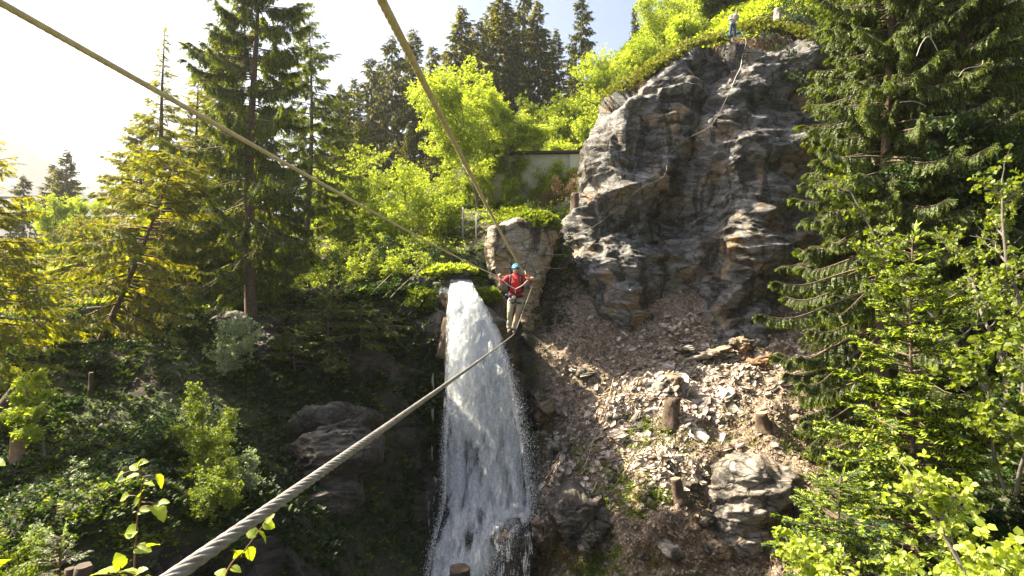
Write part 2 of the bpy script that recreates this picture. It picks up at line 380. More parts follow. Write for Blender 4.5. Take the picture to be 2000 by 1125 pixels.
h = bump(n, None, t2.outputs[0], 0.9, 0.15); bump(n, b, t3.outputs[0], 0.8, 0.04, h)
M_GROUND = m
go = mesh('ground', V, [grid_faces(nr, nc)], M_GROUND, smooth=True, attr={'steep': steep, 'scree': sm}); tag(go, kind='structure')
# ground behind the camera so the sheet goes all the way round
xs = np.linspace(-1, 1, 61); gx = np.sign(xs)*np.abs(xs)**2.5*1600; ys = -np.linspace(0, 1, 50)**2.5*1200+1.0
GX, GY = np.meshgrid(gx, ys); V2 = np.stack([GX.ravel(), GY.ravel(), ground(GX.ravel(), GY.ravel())-0.02], -1)
tag(mesh('ground', V2, [grid_faces(50, 61)], M_GROUND, smooth=True, attr={'steep': np.zeros(len(V2)), 'scree': np.zeros(len(V2))}), kind='structure')

# far mountains across the valley
M_MTN = plain('far_forest', (0.05, 0.075, 0.045), 0.9, var=0.5, scale=0.02, geo=True)
def mountain(px0, px1, prof, d, name='mountain'):
    u = np.linspace(px0, px1, 160); top = np.interp(u, [p[0] for p in prof], [p[1] for p in prof]); rows = np.linspace(0, 1, 60)
    U, R = np.meshgrid(u, rows); dd = d*(0.72+0.28*R); tp = np.interp(U.ravel(), u, top).reshape(U.shape)
    zt = (562.5-tp)/F*d; Xm = (U-1000)/F*d; Zm = -90+(zt+90)*R**1.2
    p = np.stack([Xm.ravel(), dd.ravel(), Zm.ravel()], -1); p[:, 2] += 0.035*d*fbm(p/(d*0.09), 5, 8)*np.sin(np.pi*np.clip(R.ravel(), 0.02, 0.98))+0.006*d*fbm(p/(d*0.02), 3, 4)
    back = p[-160:]*np.array([1.1, 1.35, 0])+np.array([0, 0, -100]); p = np.vstack([p, back])
    tag(mesh(name, p, [grid_faces(61, 160)], M_MTN, smooth=True), kind='structure')
mountain(-900, 330, [(-900, 235), (-400, 240), (0, 262), (60, 292), (110, 330), (160, 372), (230, 420), (330, 500)], 750)
mountain(-200, 1300, [(-200, 420), (100, 350), (180, 345), (260, 385), (400, 430), (700, 470), (1300, 500)], 950)

# ------------------------------------------------------------- rock masses
def relief(name, rows, depth, mat, nr=260, nc=240, big=1.6, amp=(0.9, 0.6, 0.35), seed=1, wrapL=5.0, wrapR=5.0, wrapT=6.0, tl=(1.0, 1.0, 0.45), strata=0.18, structure=True):
    """a standing rock mass. rows = [(py, pxL, pxR)], depth(u,v,px,py)->d. Sides and top wrap round to the back."""
    rows = sorted(rows); v = np.linspace(0, 1, nr); py = rows[0][0]+(rows[-1][0]-rows[0][0])*v
    L = np.interp(py, [r[0] for r in rows], [r[1] for r in rows]); R = np.interp(py, [r[0] for r in rows], [r[2] for r in rows])
    u = np.linspace(0, 1, nc); U, Vv = np.meshgrid(u, v); eL = 0.10; eR = 0.10
    s = np.clip((U-eL*0.5)/(1-eL*0.5-eR*0.5), 0, 1); px = L[:, None]+(R-L)[:, None]*s; pyg = np.repeat(py[:, None], nc, 1)
    d = depth(s, Vv, px, pyg)
    q = np.stack([(px-1000)/F*d, d, (562.5-pyg)/F*d], -1)
    wl = np.clip(1-U/(eL*1.3), 0, 1); wr = np.clip(1-(1-U)/(eR*1.3), 0, 1)
    q[..., 1] += wrapL*wl**1.8+wrapR*wr**1.8
    q[..., 0] += 0.10*wrapL*wl**3*0-0.0
    eT = 0.07; wt = np.clip(1-Vv/eT, 0, 1); q[..., 1] += wrapT*wt**1.8
    p = q.reshape(-1, 3); nn = vert_normals(p, nr, nc); nn[(nn*p).sum(1) > 0] *= -1
    e = 1-0.6*np.clip(wl+wr+wt, 0, 1).ravel()
    p2 = p@np.array(Matrix.Rotation(0.5, 3, 'Y'))
    dis = amp[0]*0.6*fbm(p*0.28, 3, seed)+amp[1]*crag(p, big, seed)
    st = (p2[:, 2]+0.35*fbm(p*0.6, 3, seed+5))*2.2; saw = (st-np.floor(st)); dis += strata*(0.5-saw)*(0.5+0.5*vnoise(p*0.7, seed+9))*0.6
    dis += 0.035*fbm(p*5, 3, seed+6)
    p = p+nn*(dis*e)[:, None]
    f = grid_faces(nr, nc)
    o = mesh(name, p, [f[:, ::-1]], mat, smooth=False)
    if structure: tag(o, kind='structure')
    return o, p.reshape(nr, nc, 3)
M_CLIFF = rock_mat('cliff_rock', base=(0.165, 0.162, 0.16), light=(0.30, 0.288, 0.27), ochre_amt=0.54, moss=0.15)
M_BOULD = rock_mat('boulder_rock', base=(0.33, 0.29, 0.24), light=(0.50, 0.44, 0.37), ochre=(0.36, 0.24, 0.13), ochre_amt=0.45, moss=0.1)
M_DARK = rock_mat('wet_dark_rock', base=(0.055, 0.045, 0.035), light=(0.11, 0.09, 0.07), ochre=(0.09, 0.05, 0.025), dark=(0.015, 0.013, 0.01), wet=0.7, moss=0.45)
M_OUT = rock_mat('outcrop_rock', base=(0.10, 0.085, 0.068), light=(0.19, 0.17, 0.14), ochre=(0.2, 0.14, 0.07), moss=0.6)
crow = [(60,1455,1600),(75,1400,1640),(100,1330,1660),(150,1262,1680),(185,1205,1690),(215,1188,1690),(260,1170,1700),(300,1158,1700),(330,1162,1700),(350,1172,1700),(365,1140,1700),(400,1125,1700),(420,1118,1700),(450,1108,1690),(500,1104,1690),(540,1112,1680),(580,1135,1670),(620,1160,1660),(660,1185,1640),(700,1200,1600),(760,1220,1560)]
def cliff_depth(s, v, px, py):
    d = np.interp(py, [60, 110, 200, 300, 400, 500, 600, 680, 760], [32.0, 31.4, 30.6, 29.9, 29.3, 28.8, 28.3, 27.8, 27.4])
    d = d+1.1*np.exp(-((px-1330)/70)**2-((py-560)/110)**2)*0.9      # recess with dark cracks
    d = d-1.5*np.exp(-((px-1190)/55)**2-((py-260)/90)**2)            # nose, upper left
    d = d-1.2*np.exp(-((px-1230)/90)**2-((py-560)/130)**2)           # belly, lower left
    d = d-1.2*np.exp(-((px-1440)/60)**2-((py-330)/170)**2)           # rib in the middle
    d = d+1.2*np.exp(-((px-1385+0.25*(py-150))/22)**2)*(py < 460)    # long gully
    d = d+1.0*np.clip((px-1480)/150, 0, 1)
    return d
_, CLIFF = relief('cliff', crow, cliff_depth, M_CLIFF, 360, 330, 2.1, (0.55, 1.0, 0), 21, strata=0.04, tl=(1.0, 1.0, 0.8), wrapL=6, wrapR=6, wrapT=5)
brow = [(432,1000,1062),(455,975,1078),(480,958,1082),(520,952,1076),(560,958,1070),(600,985,1066),(640,1010,1062),(700,1005,1062)]
_, BOULD = relief('boulder', brow, lambda s, v, px, py: 27.3+0.9*(v < 0.2)*(0.2-v)*5+0.6*s-0.5*np.sin(np.pi*s), M_BOULD, 150, 130, 1.6, (0.3, 0.6, 0), 44, strata=0.0, wrapL=3, wrapR=4, wrapT=4, structure=False)
tag(_, 'tan weathered boulder with a flat face right behind the crossing climber', 'boulder')
grow = [(585,790,900),(600,770,925),(640,740,955),(700,640,985),(760,560,1008),(850,540,1035),(950,560,1050),(1050,600,1060),(1200,640,1080),(1420,680,1100)]
def gorge_depth(s, v, px, py):
    d = np.interp(py, [585, 650, 760, 900, 1000, 1125, 1420], [24.9, 24.3, 23.6, 22.9, 22.3, 20.7, 17.8])
    d = d-2.6*np.clip((850-px)/290, 0, 1)**1.2*np.clip((py-640)/120, 0, 1)
    return d
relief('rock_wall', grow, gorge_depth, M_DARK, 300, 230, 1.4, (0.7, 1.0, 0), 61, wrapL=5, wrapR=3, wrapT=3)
orow = [(800,600,650),(830,560,700),(900,535,715),(960,545,700),(1010,570,670),(1070,580,640)]
o_, _ = relief('rock_outcrop', orow, lambda s, v, px, py: 18.9-2.3*v+0.8*(2*s-1)**2, M_OUT, 160, 140, 0.75, (0.5, 1.0, 0), 71, strata=0.0, wrapL=3, wrapR=3, wrapT=3, structure=False)
tag(o_, 'pale rock outcrop in the dark left gorge slope, half hidden by the foot cable', 'rock')
o_, _ = relief('rock_outcrop', [(625,430,545),(650,390,550),(700,370,540),(760,380,500)], lambda s, v, px, py: 22.6-1.6*v+0.6*(2*s-1)**2, M_OUT, 100, 110, 1.0, (0.35, 1.0, 0), 75, wrapL=3, wrapR=3, wrapT=3, structure=False)
tag(o_, 'grey rock ledge at the foot of the tallest spruce trunk', 'rock')
lrow = [(900,1420,1540),(940,1395,1560),(1000,1385,1560),(1060,1390,1540),(1150,1400,1520),(1300,1400,1500)]
o_, _ = relief('rock_outcrop', lrow, lambda s, v, px, py: 19.8-2.4*v+0.5*(2*s-1)**2, rock_mat('lower_rock', base=(0.24, 0.21, 0.18), light=(0.36, 0.33, 0.29), moss=0.5), 150, 130, 1.0, (0.5, 1.0, 0), 81, strata=0.0, wrapL=3, wrapR=3, wrapT=3, structure=False)
tag(o_, 'grey brown rock face under the right end of the scree slope', 'rock')
srow = [(975,1110,1150),(990,1090,1175),(1020,1080,1180),(1050,1110,1170),(1075,1120,1150)]
o_, _ = relief('rock_outcrop', srow, lambda s, v, px, py: 18.9-0.9*v+0.4*(2*s-1)**2, M_OUT, 80, 90, 0.7, (0.35, 1.0, 0), 83, wrapL=2, wrapR=2, wrapT=2, structure=False)
tag(o_, 'dark jutting slab at the foot of the scree beside the cascade', 'rock')

# single wet boulders in and by the fall
def boulder(px, py, d, r, sc, mat, label, seed, name='boulder', sub=4, rot=0.0):
    V, T = ICO[sub]; V = V*np.array(sc)*r; V = V@np.array(Matrix.Rotation(rot, 3, 'Y')).T
    p = V+np.array([seed*7.3, 0, 0]); nn = unit(V)
    dis = r*(0.16*fbm(p/r*0.8, 3, seed))+0.6*facets(p, r*0.9, seed, 0.6, 0.6)+0.5*facets(p, r*0.4, seed+1, 0.6, 0.7, (1.5, 1, .6))
    return tag(mesh(name, V+nn*dis[:, None], [T], mat, origin=None), label, 'rock') if False else _place(V+nn*dis[:, None], T, mat, P(px, py, d), name, label)
def _place(V, T, mat, loc, name, label):
    o = mesh(name, V, [T], mat); o.location = tuple(loc); return tag(o, label, 'rock')
M_WET = rock_mat('wet_ochre_rock', base=(0.09, 0.06, 0.035), light=(0.20, 0.14, 0.09), ochre=(0.15, 0.09, 0.04), dark=(0.03, 0.022, 0.015), wet=1.0, moss=0, ochre_amt=0.45)
boulder(1052, 795, 23.6, 0.5, (0.8, 0.8, 1.3), M_WET, 'wet glistening brown rock right of the middle of the waterfall', 1)
boulder(1000, 1085, 18.9, 0.75, (1.1, 0.8, 0.9), M_DARK, 'broad wet brown rock with thin water running over it below the cascade', 2)
boulder(1062, 1040, 18.6, 0.42, (0.7, 0.8, 1.5), M_WET, 'small upright wet rock right of the cascade foot', 3, rot=-0.4)
boulder(898, 545, 25.9, 0.42, (1.3, 1, 1.0), M_DARK, 'dark rounded rock sitting on the lip of the waterfall', 4)
boulder(862, 560, 25.5, 0.42, (1.6, 0.9, 0.55), M_OUT, 'flat brown rock beside the stream just above the waterfall lip', 5)
boulder(820, 552, 25.2, 0.35, (1.4, 0.9, 0.7), M_OUT, 'brown rock at the left bank where the stream bends', 6)
boulder(868, 604, 24.6, 0.55, (0.8, 0.8, 1.0), rock_mat('mossy_rock', base=(0.08, 0.07, 0.04), light=(0.13, 0.12, 0.07), wet=0.5, moss=1.0), 'mossy dark rock between the waterfall and its side trickle', 7)
boulder(1385, 690, 26.0, 0.45, (2.3, 1.2, 0.34), M_BOULD, 'long pale flat slab at the top of the sunlit scree', 8, name='slate_stone', rot=-0.25)
boulder(1448, 672, 26.0, 0.42, (1.3, 1.0, 0.8), M_BOULD, 'blocky pale rock right of the long slab on top of the scree', 9, name='slate_stone', rot=0.3)
boulder(1490, 712, 25.2, 0.42, (1.2, 1.0, 0.8), plain('rusty_rock', (0.2, 0.11, 0.055), 0.8, var=0.4, scale=5, bmp=0.5), 'rusty brown boulder near the crest of the scree', 10)
boulder(1302, 778, 23.9, 0.45, (1.6, 0.7, 0.3), M_BOULD, 'leaning pale slate slab above the tallest scree stump', 11, name='slate_stone', rot=-0.8)
boulder(1240, 832, 23.0, 0.36, (1.2, 0.9, 0.75), M_BOULD, 'thick pale grey block in the middle of the rubble', 12, name='slate_stone', rot=-0.5)
boulder(1262, 850, 22.8, 0.30, (1.5, 1.0, 0.3), M_BOULD, 'flat pale slab under the thick grey block', 13, name='slate_stone', rot=-0.1)
boulder(1215, 808, 23.4, 0.30, (1.7, 1.0, 0.3), M_BOULD, 'flat pale slab left above the thick grey block', 14, name='slate_stone', rot=-0.2)
boulder(1085, 880, 22.5, 0.40, (0.8, 0.8, 1.3), M_BOULD, 'slanted grey rock at the left foot of the scree', 15, rot=0.7)
boulder(1340, 682, 26.2, 0.32, (1.6, 1.0, 0.35), M_BOULD, 'short pale slab left of the long slab on the scree', 16, name='slate_stone')
# ------------------------------------------------------------- waterfall
def water_mat(name, lo, hi, sc=(1, 1, 1)):
    m, n, b, o = new_mat(name); n.nodes.remove(b)
    uv = N(n, 'ShaderNodeAttribute', attribute_name='wu'); vv = N(n, 'ShaderNodeAttribute', attribute_name='wv'); den = N(n, 'ShaderNodeAttribute', attribute_name='den')
    cb = N(n, 'ShaderNodeCombineXYZ'); n.links.new(uv.outputs['Fac'], cb.inputs[0]); n.links.new(vv.outputs['Fac'], cb.inputs[1])
    mp = N(n, 'ShaderNodeMapping'); mp.inputs['Scale'].default_value = sc; n.links.new(cb.outputs[0], mp.inputs[0])
    a = noise(n, 9, 5, 0.72, vec=mp.outputs[0], dist=0.25); mp2 = N(n, 'ShaderNodeMapping'); mp2.inputs['Scale'].default_value = (1, 0.8, 1); n.links.new(cb.outputs[0], mp2.inputs[0])
    c = noise(n, 26, 3, 0.7, vec=mp2.outputs[0]); mpb = N(n, 'ShaderNodeMapping'); mpb.inputs['Scale'].default_value = (2.2, 0.55, 1); n.links.new(cb.outputs[0], mpb.inputs[0]); big = noise(n, 1.5, 4, 0.6, vec=mpb.outputs[0], dist=0.5)
    s = N(n, 'ShaderNodeMath', operation='MULTIPLY_ADD'); n.links.new(c.outputs[0], s.inputs[0]); s.inputs[1].default_value = 0.45; n.links.new(a.outputs[0], s.inputs[2])
    s2 = N(n, 'ShaderNodeMath', operation='MULTIPLY_ADD'); n.links.new(big.outputs[0], s2.inputs[0]); s2.inputs[1].default_value = 1.3; n.links.new(s.outputs[0], s2.inputs[2])
    s3 = N(n, 'ShaderNodeMath', operation='ADD'); n.links.new(s2.outputs[0], s3.inputs[0]); n.links.new(den.outputs['Fac'], s3.inputs[1])
    mr = N(n, 'ShaderNodeMapRange'); mr.inputs[1].default_value = lo; mr.inputs[2].default_value = hi; mr.inputs[4].default_value = 0.86; n.links.new(s3.outputs[0], mr.inputs[0])
    d = N(n, 'ShaderNodeBsdfDiffuse'); d.inputs[0].default_value = (0.9, 0.93, 0.96, 1)
    t = N(n, 'ShaderNodeBsdfTranslucent'); t.inputs[0].default_value = (0.9, 0.93, 0.96, 1)
    m1 = N(n, 'ShaderNodeMixShader'); m1.inputs[0].default_value = 0.6; vn = N(n, 'ShaderNodeVectorMath', operation='MULTIPLY_ADD'); n.links.new(c.outputs[1], vn.inputs[0]); vn.inputs[1].default_value = (0.9, 0.9, 0.9); vn.inputs[2].default_value = (0.37-0.45, -0.81-0.45, -0.44-0.45); vz = N(n, 'ShaderNodeVectorMath', operation='NORMALIZE'); n.links.new(vn.outputs[0], vz.inputs[0]); n.links.new(vz.outputs[0], t.inputs['Normal']); n.links.new(d.outputs[0], m1.inputs[1]); n.links.new(t.outputs[0], m1.inputs[2])
    tr = N(n, 'ShaderNodeBsdfTransparent'); m2 = N(n, 'ShaderNodeMixShader'); n.links.new(mr.outputs[0], m2.inputs[0]); n.links.new(tr.outputs[0], m2.inputs[1]); n.links.new(m1.outputs[0], m2.inputs[2])
    n.links.new(m2.outputs[0], o.inputs['Surface']); return m
WR = [(546,889,912,26.2),(556,887,916,25.4),(566,885,921,24.7),(585,883,933,24.0),(610,881,947,23.6),(650,880,968,23.2),(700,880,985,22.8),(750,877,1000,22.5),(800,874,1010,22.2),(850,870,1020,21.9),(900,868,1028,21.6),(950,868,1034,21.2),(985,866,1038,20.8),(1010,860,1036,20.2),(1040,852,1000,19.6),(1080,842,975,18.9),(1125,834,950,18.2),(1200,822,930,17.2),(1400,800,900,15.0)]
WA = np.array(WR, float)
def water_sheet(name, k, mat, den, pad=0.0, off=0.0, nr=400, nc=120, rows=WA, seed=0, y0=None, y1=None, slots=None):
    py = np.linspace(rows[0, 0] if y0 is None else y0, rows[-1, 0] if y1 is None else y1, nr)
    L = np.interp(py, rows[:, 0], rows[:, 1])-pad; R = np.interp(py, rows[:, 0], rows[:, 2])+pad; D = np.interp(py, rows[:, 0], rows[:, 3])-off
    s = np.linspace(0, 1, nc); S, PYg = np.meshgrid(s, py); px = L[:, None]+(R-L)[:, None]*S
    d = D[:, None]-0.35*np.sin(np.pi*S)
    q = np.stack([(px-1000)/F*d, d, (562.5-PYg)/F*d], -1).reshape(-1, 3)
    arc = np.cumsum(np.concatenate([[0], np.linalg.norm(np.diff(np.stack([D, (562.5-py)/F*D], -1), axis=0), axis=1)])); A = np.repeat(arc, nc)
    u = (q[:, 0]); st = np.stack([u*3, A*0.8, np.full(len(u), seed*3.3)], -1)
    q[:, 1] += 0.16*fbm(st, 3, seed)+0.11*fbm(np.stack([u*7, A*3.2, st[:, 2]], -1), 3, seed+3)
    edge = np.minimum(S, 1-S).ravel(); dn = den(S.ravel(), PYg.ravel())-0.40*np.clip(1-edge/0.15, 0, 1)**1.3+0.10*vnoise(np.stack([A*1.3, S.ravel()*3, A*0+seed], -1), seed)
    return q, dn, u, A, grid_faces(nr, nc)
def core(s, y):
    cx = np.interp(y, [546, 700, 850, 985, 1125], [0.5, 0.42, 0.55, 0.6, 0.5]); v = np.interp(y, [546, 600, 750, 850, 1000, 1125], [0.7, 0.65, 0.40, 0.14, 0.12, 0.12])
    v = v-0.25*np.exp(-((s-0.33)/0.12)**2-((y-880)/50)**2)-0.3*np.exp(-((s-0.45)/0.15)**2-((y-1055)/22)**2)
    return v+0.13-0.10*np.abs(s-cx)
MW1 = water_mat('white_water', 1.30, 1.62, (1.5, 0.22, 1)); MW2 = water_mat('water_spray', 1.50, 1.95, (1.8, 0.35, 1)); MW3 = water_mat('water_drizzle', 1.42, 1.56, (3.0, 0.2, 1))
fall = empty('waterfall', P(890, 560, 24), None, None)
fall['kind'] = 'structure'
for k, (mt, dn, pad, off, sd) in enumerate([(MW1, 0.04, 0, 0.0, 1), (MW1, -0.06, 2, 0.25, 2), (MW2, 0.0, 4, 0.4, 3), (MW2, -0.08, 9, 0.65, 4)]):
    q, dd_, u, A, fc = water_sheet('water', k, mt, lambda s, y, dn=dn: core(s, y)+dn+0.05, pad, off, seed=sd)
    o = mesh('water_sheet', q-np.array(fall.location), [fc], mt, fall, True, attr={'wu': u, 'wv': A, 'den': dd_}); tag(o, kind='structure')
# side feed from the left, its trickle and a thin strand low down
def strand(rows, dn, mt, seed, name='water_strand', nc=24):
    q, dd_, u, A, fc = water_sheet(name, 0, mt, lambda s, y: dn+0*s, 0, 0, 120, nc, np.array(rows, float), seed)
    o = mesh(name, q-np.array(fall.location), [fc], mt, fall, True, attr={'wu': u, 'wv': A, 'den': dd_}); tag(o, kind='structure')
strand([(557,828,890,26.0),(563,832,892,25.4),(572,842,890,25.0),(585,868,895,24.6),(620,880,900,24.0),(660,884,905,23.6)], 0.35, MW1, 5, nc=50)
strand([(572,842,858,25.0),(600,846,860,24.6),(625,858,866,24.3),(650,862,869,24.1),(700,866,872,23.7),(760,868,873,23.2)], 0.05, MW3, 6)
strand([(700,838,846,23.6),(760,842,850,23.3),(820,840,848,22.9),(900,842,850,22.4)], 0.0, MW3, 8)
strand([(930,846,850,21.7),(938,838,856,21.7),(955,832,848,21.5),(1000,832,850,20.8),(1060,840,860,19.7),(1100,845,870,18.9)], -0.02, MW3, 7)
strand([(1000,960,1040,20.2),(1018,955,1044,19.4),(1040,950,1046,18.3),(1080,955,1050,17.95),(1125,960,1050,17.7)], 0.06, MW3, 9, nc=60)
# flying droplets: far too many to count
nd = 34000
y = 560+rng.beta(1.3, 1.5, nd)*600; Lr = np.interp(y, WA[:, 0], WA[:, 1]); Rr = np.interp(y, WA[:, 0], WA[:, 2]); D = np.interp(y, WA[:, 0], WA[:, 3])
s = rng.random(nd); side = rng.random(nd) < 0.6; g = rng.normal(0, 1, nd)
spread = np.interp(y, [560, 650, 800, 1000, 1160], [2, 7, 13, 15, 15])
px = np.where(side, np.where(rng.random(nd) < 0.62, Rr+np.abs(g)*spread-8, Lr-np.abs(g)*spread*0.45+4), Lr+(Rr-Lr)*s)
d = D-0.3-np.abs(rng.normal(0, 0.5, nd)); O = np.stack([(px-1000)/F*d, d, (562.5-y)/F*d], -1)
oct_V = np.array([[1, 0, 0], [-1, 0, 0], [0, 1, 0], [0, -1, 0], [0, 0, 1.0], [0, 0, -1]]); oct_F = np.array([[0, 2, 4], [2, 1, 4], [1, 3, 4], [3, 0, 4], [2, 0, 5], [1, 2, 5], [3, 1, 5], [0, 3, 5]])
r = rng.uniform(0.002, 0.0085, nd); Mx = np.zeros((nd, 3, 3)); Mx[:, 0, 0] = r; Mx[:, 1, 1] = r; Mx[:, 2, 2] = r*rng.uniform(1.2, 3.0, nd)
V, fs, _ = scatter(oct_V, [oct_F], O, Mx)
m, n, b, o = new_mat('droplets'); b.inputs['Base Color'].default_value = (0.9, 0.93, 0.95, 1); b.inputs['Roughness'].default_value = 0.3; M_DROP = m
tag(mesh('water_droplets', V, fs, M_DROP), kind='stuff', label='white spray of droplets flying off both sides of the waterfall', cat='spray')
# stream above the lip and pool below
m, n, b, o = new_mat('stream_water'); b.inputs['Base Color'].default_value = (0.10, 0.12, 0.12, 1); b.inputs['Roughness'].default_value = 0.08
bump(n, b, noise(n, 3, 5, vec=coords(n)).outputs[0], 0.6, 0.06); M_STREAM = m
pp = [(26.0, -2.2, 0.5), (27.5, -2.6, 0.55), (28.6, -3.2, 0.5)]
Vs = []; 
for (y_, x_, wd) in pp:
    z0 = -0.0+0.0*gz(x_, y_)+(y_-26)*0.05+0.42
    for t in np.linspace(-1, 1, 7): Vs.append((x_+t*wd, y_, z0))
tag(mesh('stream', Vs, [grid_faces(len(pp), 7)], M_STREAM, smooth=True), kind='structure')
gx, gy = np.meshgrid(np.linspace(-9, 5, 90), np.linspace(4, 18, 90)); Vp = np.stack([gx.ravel(), gy.ravel(), -12.1+0.05*fbm(np.stack([gx.ravel(), gy.ravel(), gx.ravel()*0], -1)*1.2, 3)], -1)
tag(mesh('pool_water', Vp, [grid_faces(90, 90)], M_STREAM, smooth=True), kind='structure')
# ------------------------------------------------------------- vegetation
M_BARK = plain('spruce_bark', (0.13, 0.09, 0.065), 0.9, var=0.45, scale=14, bmp=0.6)
M_BARKD = plain('grey_bark', (0.15, 0.13, 0.11), 0.85, var=0.35, scale=16, bmp=0.5)
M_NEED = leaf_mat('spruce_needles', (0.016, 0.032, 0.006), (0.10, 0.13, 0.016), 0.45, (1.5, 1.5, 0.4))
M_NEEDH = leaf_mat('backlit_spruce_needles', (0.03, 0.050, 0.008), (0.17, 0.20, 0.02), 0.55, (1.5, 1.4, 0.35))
M_TIP = leaf_mat('spruce_new_growth', (0.10, 0.16, 0.02), (0.24, 0.30, 0.03), 0.45, (1.4, 1.35, 0.4))
M_NEEDY = leaf_mat('backlight_yellow_needles', (0.08, 0.10, 0.010), (0.34, 0.35, 0.025), 0.6, (1.6, 1.35, 0.25))  # backlight glow put into a lighter, yellower needle colour
M_NEEDF = leaf_mat('far_spruce_needles', (0.022, 0.042, 0.016), (0.065, 0.085, 0.028), 0.25, (1.4, 1.4, 0.5))
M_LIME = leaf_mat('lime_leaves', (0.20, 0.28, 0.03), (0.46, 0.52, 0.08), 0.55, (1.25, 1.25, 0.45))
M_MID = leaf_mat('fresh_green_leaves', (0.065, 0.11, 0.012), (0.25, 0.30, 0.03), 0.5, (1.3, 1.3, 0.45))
M_SHADE = leaf_mat('shade_darkened_leaves', (0.010, 0.026, 0.005), (0.045, 0.085, 0.014), 0.35, (1.3, 1.3, 0.45))  # leaf green with shade put into the colour, darker than the other leaves
M_PALE = leaf_mat('pale_green_leaves', (0.14, 0.20, 0.09), (0.36, 0.42, 0.22), 0.4, (1.1, 1.2, 0.6), gloss=0.06)
M_OLIVE = leaf_mat('olive_heath', (0.07, 0.085, 0.02), (0.24, 0.25, 0.05), 0.4, (1.2, 1.2, 0.5))
M_DEADN = leaf_mat('dead_needles', (0.10, 0.062, 0.035), (0.25, 0.17, 0.10), 0.2, (1.2, 1.0, 0.6))

def twig_template(k=5, width=0.10, side=0.34, hang=0.0, seed=0, tips=1):
    """a flat needle twig along +X, length 1: axis strip and side twiglets, each a narrow leaf-like quad"""
    r = np.random.default_rng(seed); V = []; Q = []; mi = []
    def blade(p, d, L, w, m):
        d = d/np.linalg.norm(d); n = np.cross(d, [0, 0, 1.0]); n = n/np.linalg.norm(n); u = r.uniform(-0.5, 0.5); n = n*math.cos(u)+np.array([0, 0, 1])*math.sin(u)
        b = len(V); V.extend([p, p+d*L*0.45+n*w/2, p+d*L, p+d*L*0.45-n*w/2]); Q.append([b, b+1, b+2, b+3]); mi.append(m)
    blade(np.zeros(3), np.array([1, 0, -0.1]), 0.62, width*0.8, 0); blade(np.array([0.5, 0, -0.05]), np.array([1, 0, -0.1-hang]), 0.5, width, 1 if tips else 0)
    for i in range(k):
        t = 0.1+0.8*i/k
        for s in (-1, 1):
            L = side*(1-0.55*t)*r.uniform(0.75, 1.2); tt = t+r.uniform(-.04, .04)
            blade(np.array([tt, 0, -0.1*tt]), np.array([0.75, s*1.0, -hang-0.1+r.normal(0, .15)]), L, width*0.85, 1 if (tips and r.random() < 0.30*tips) else 0)
    return np.array(V), np.array(Q), np.array(mi)
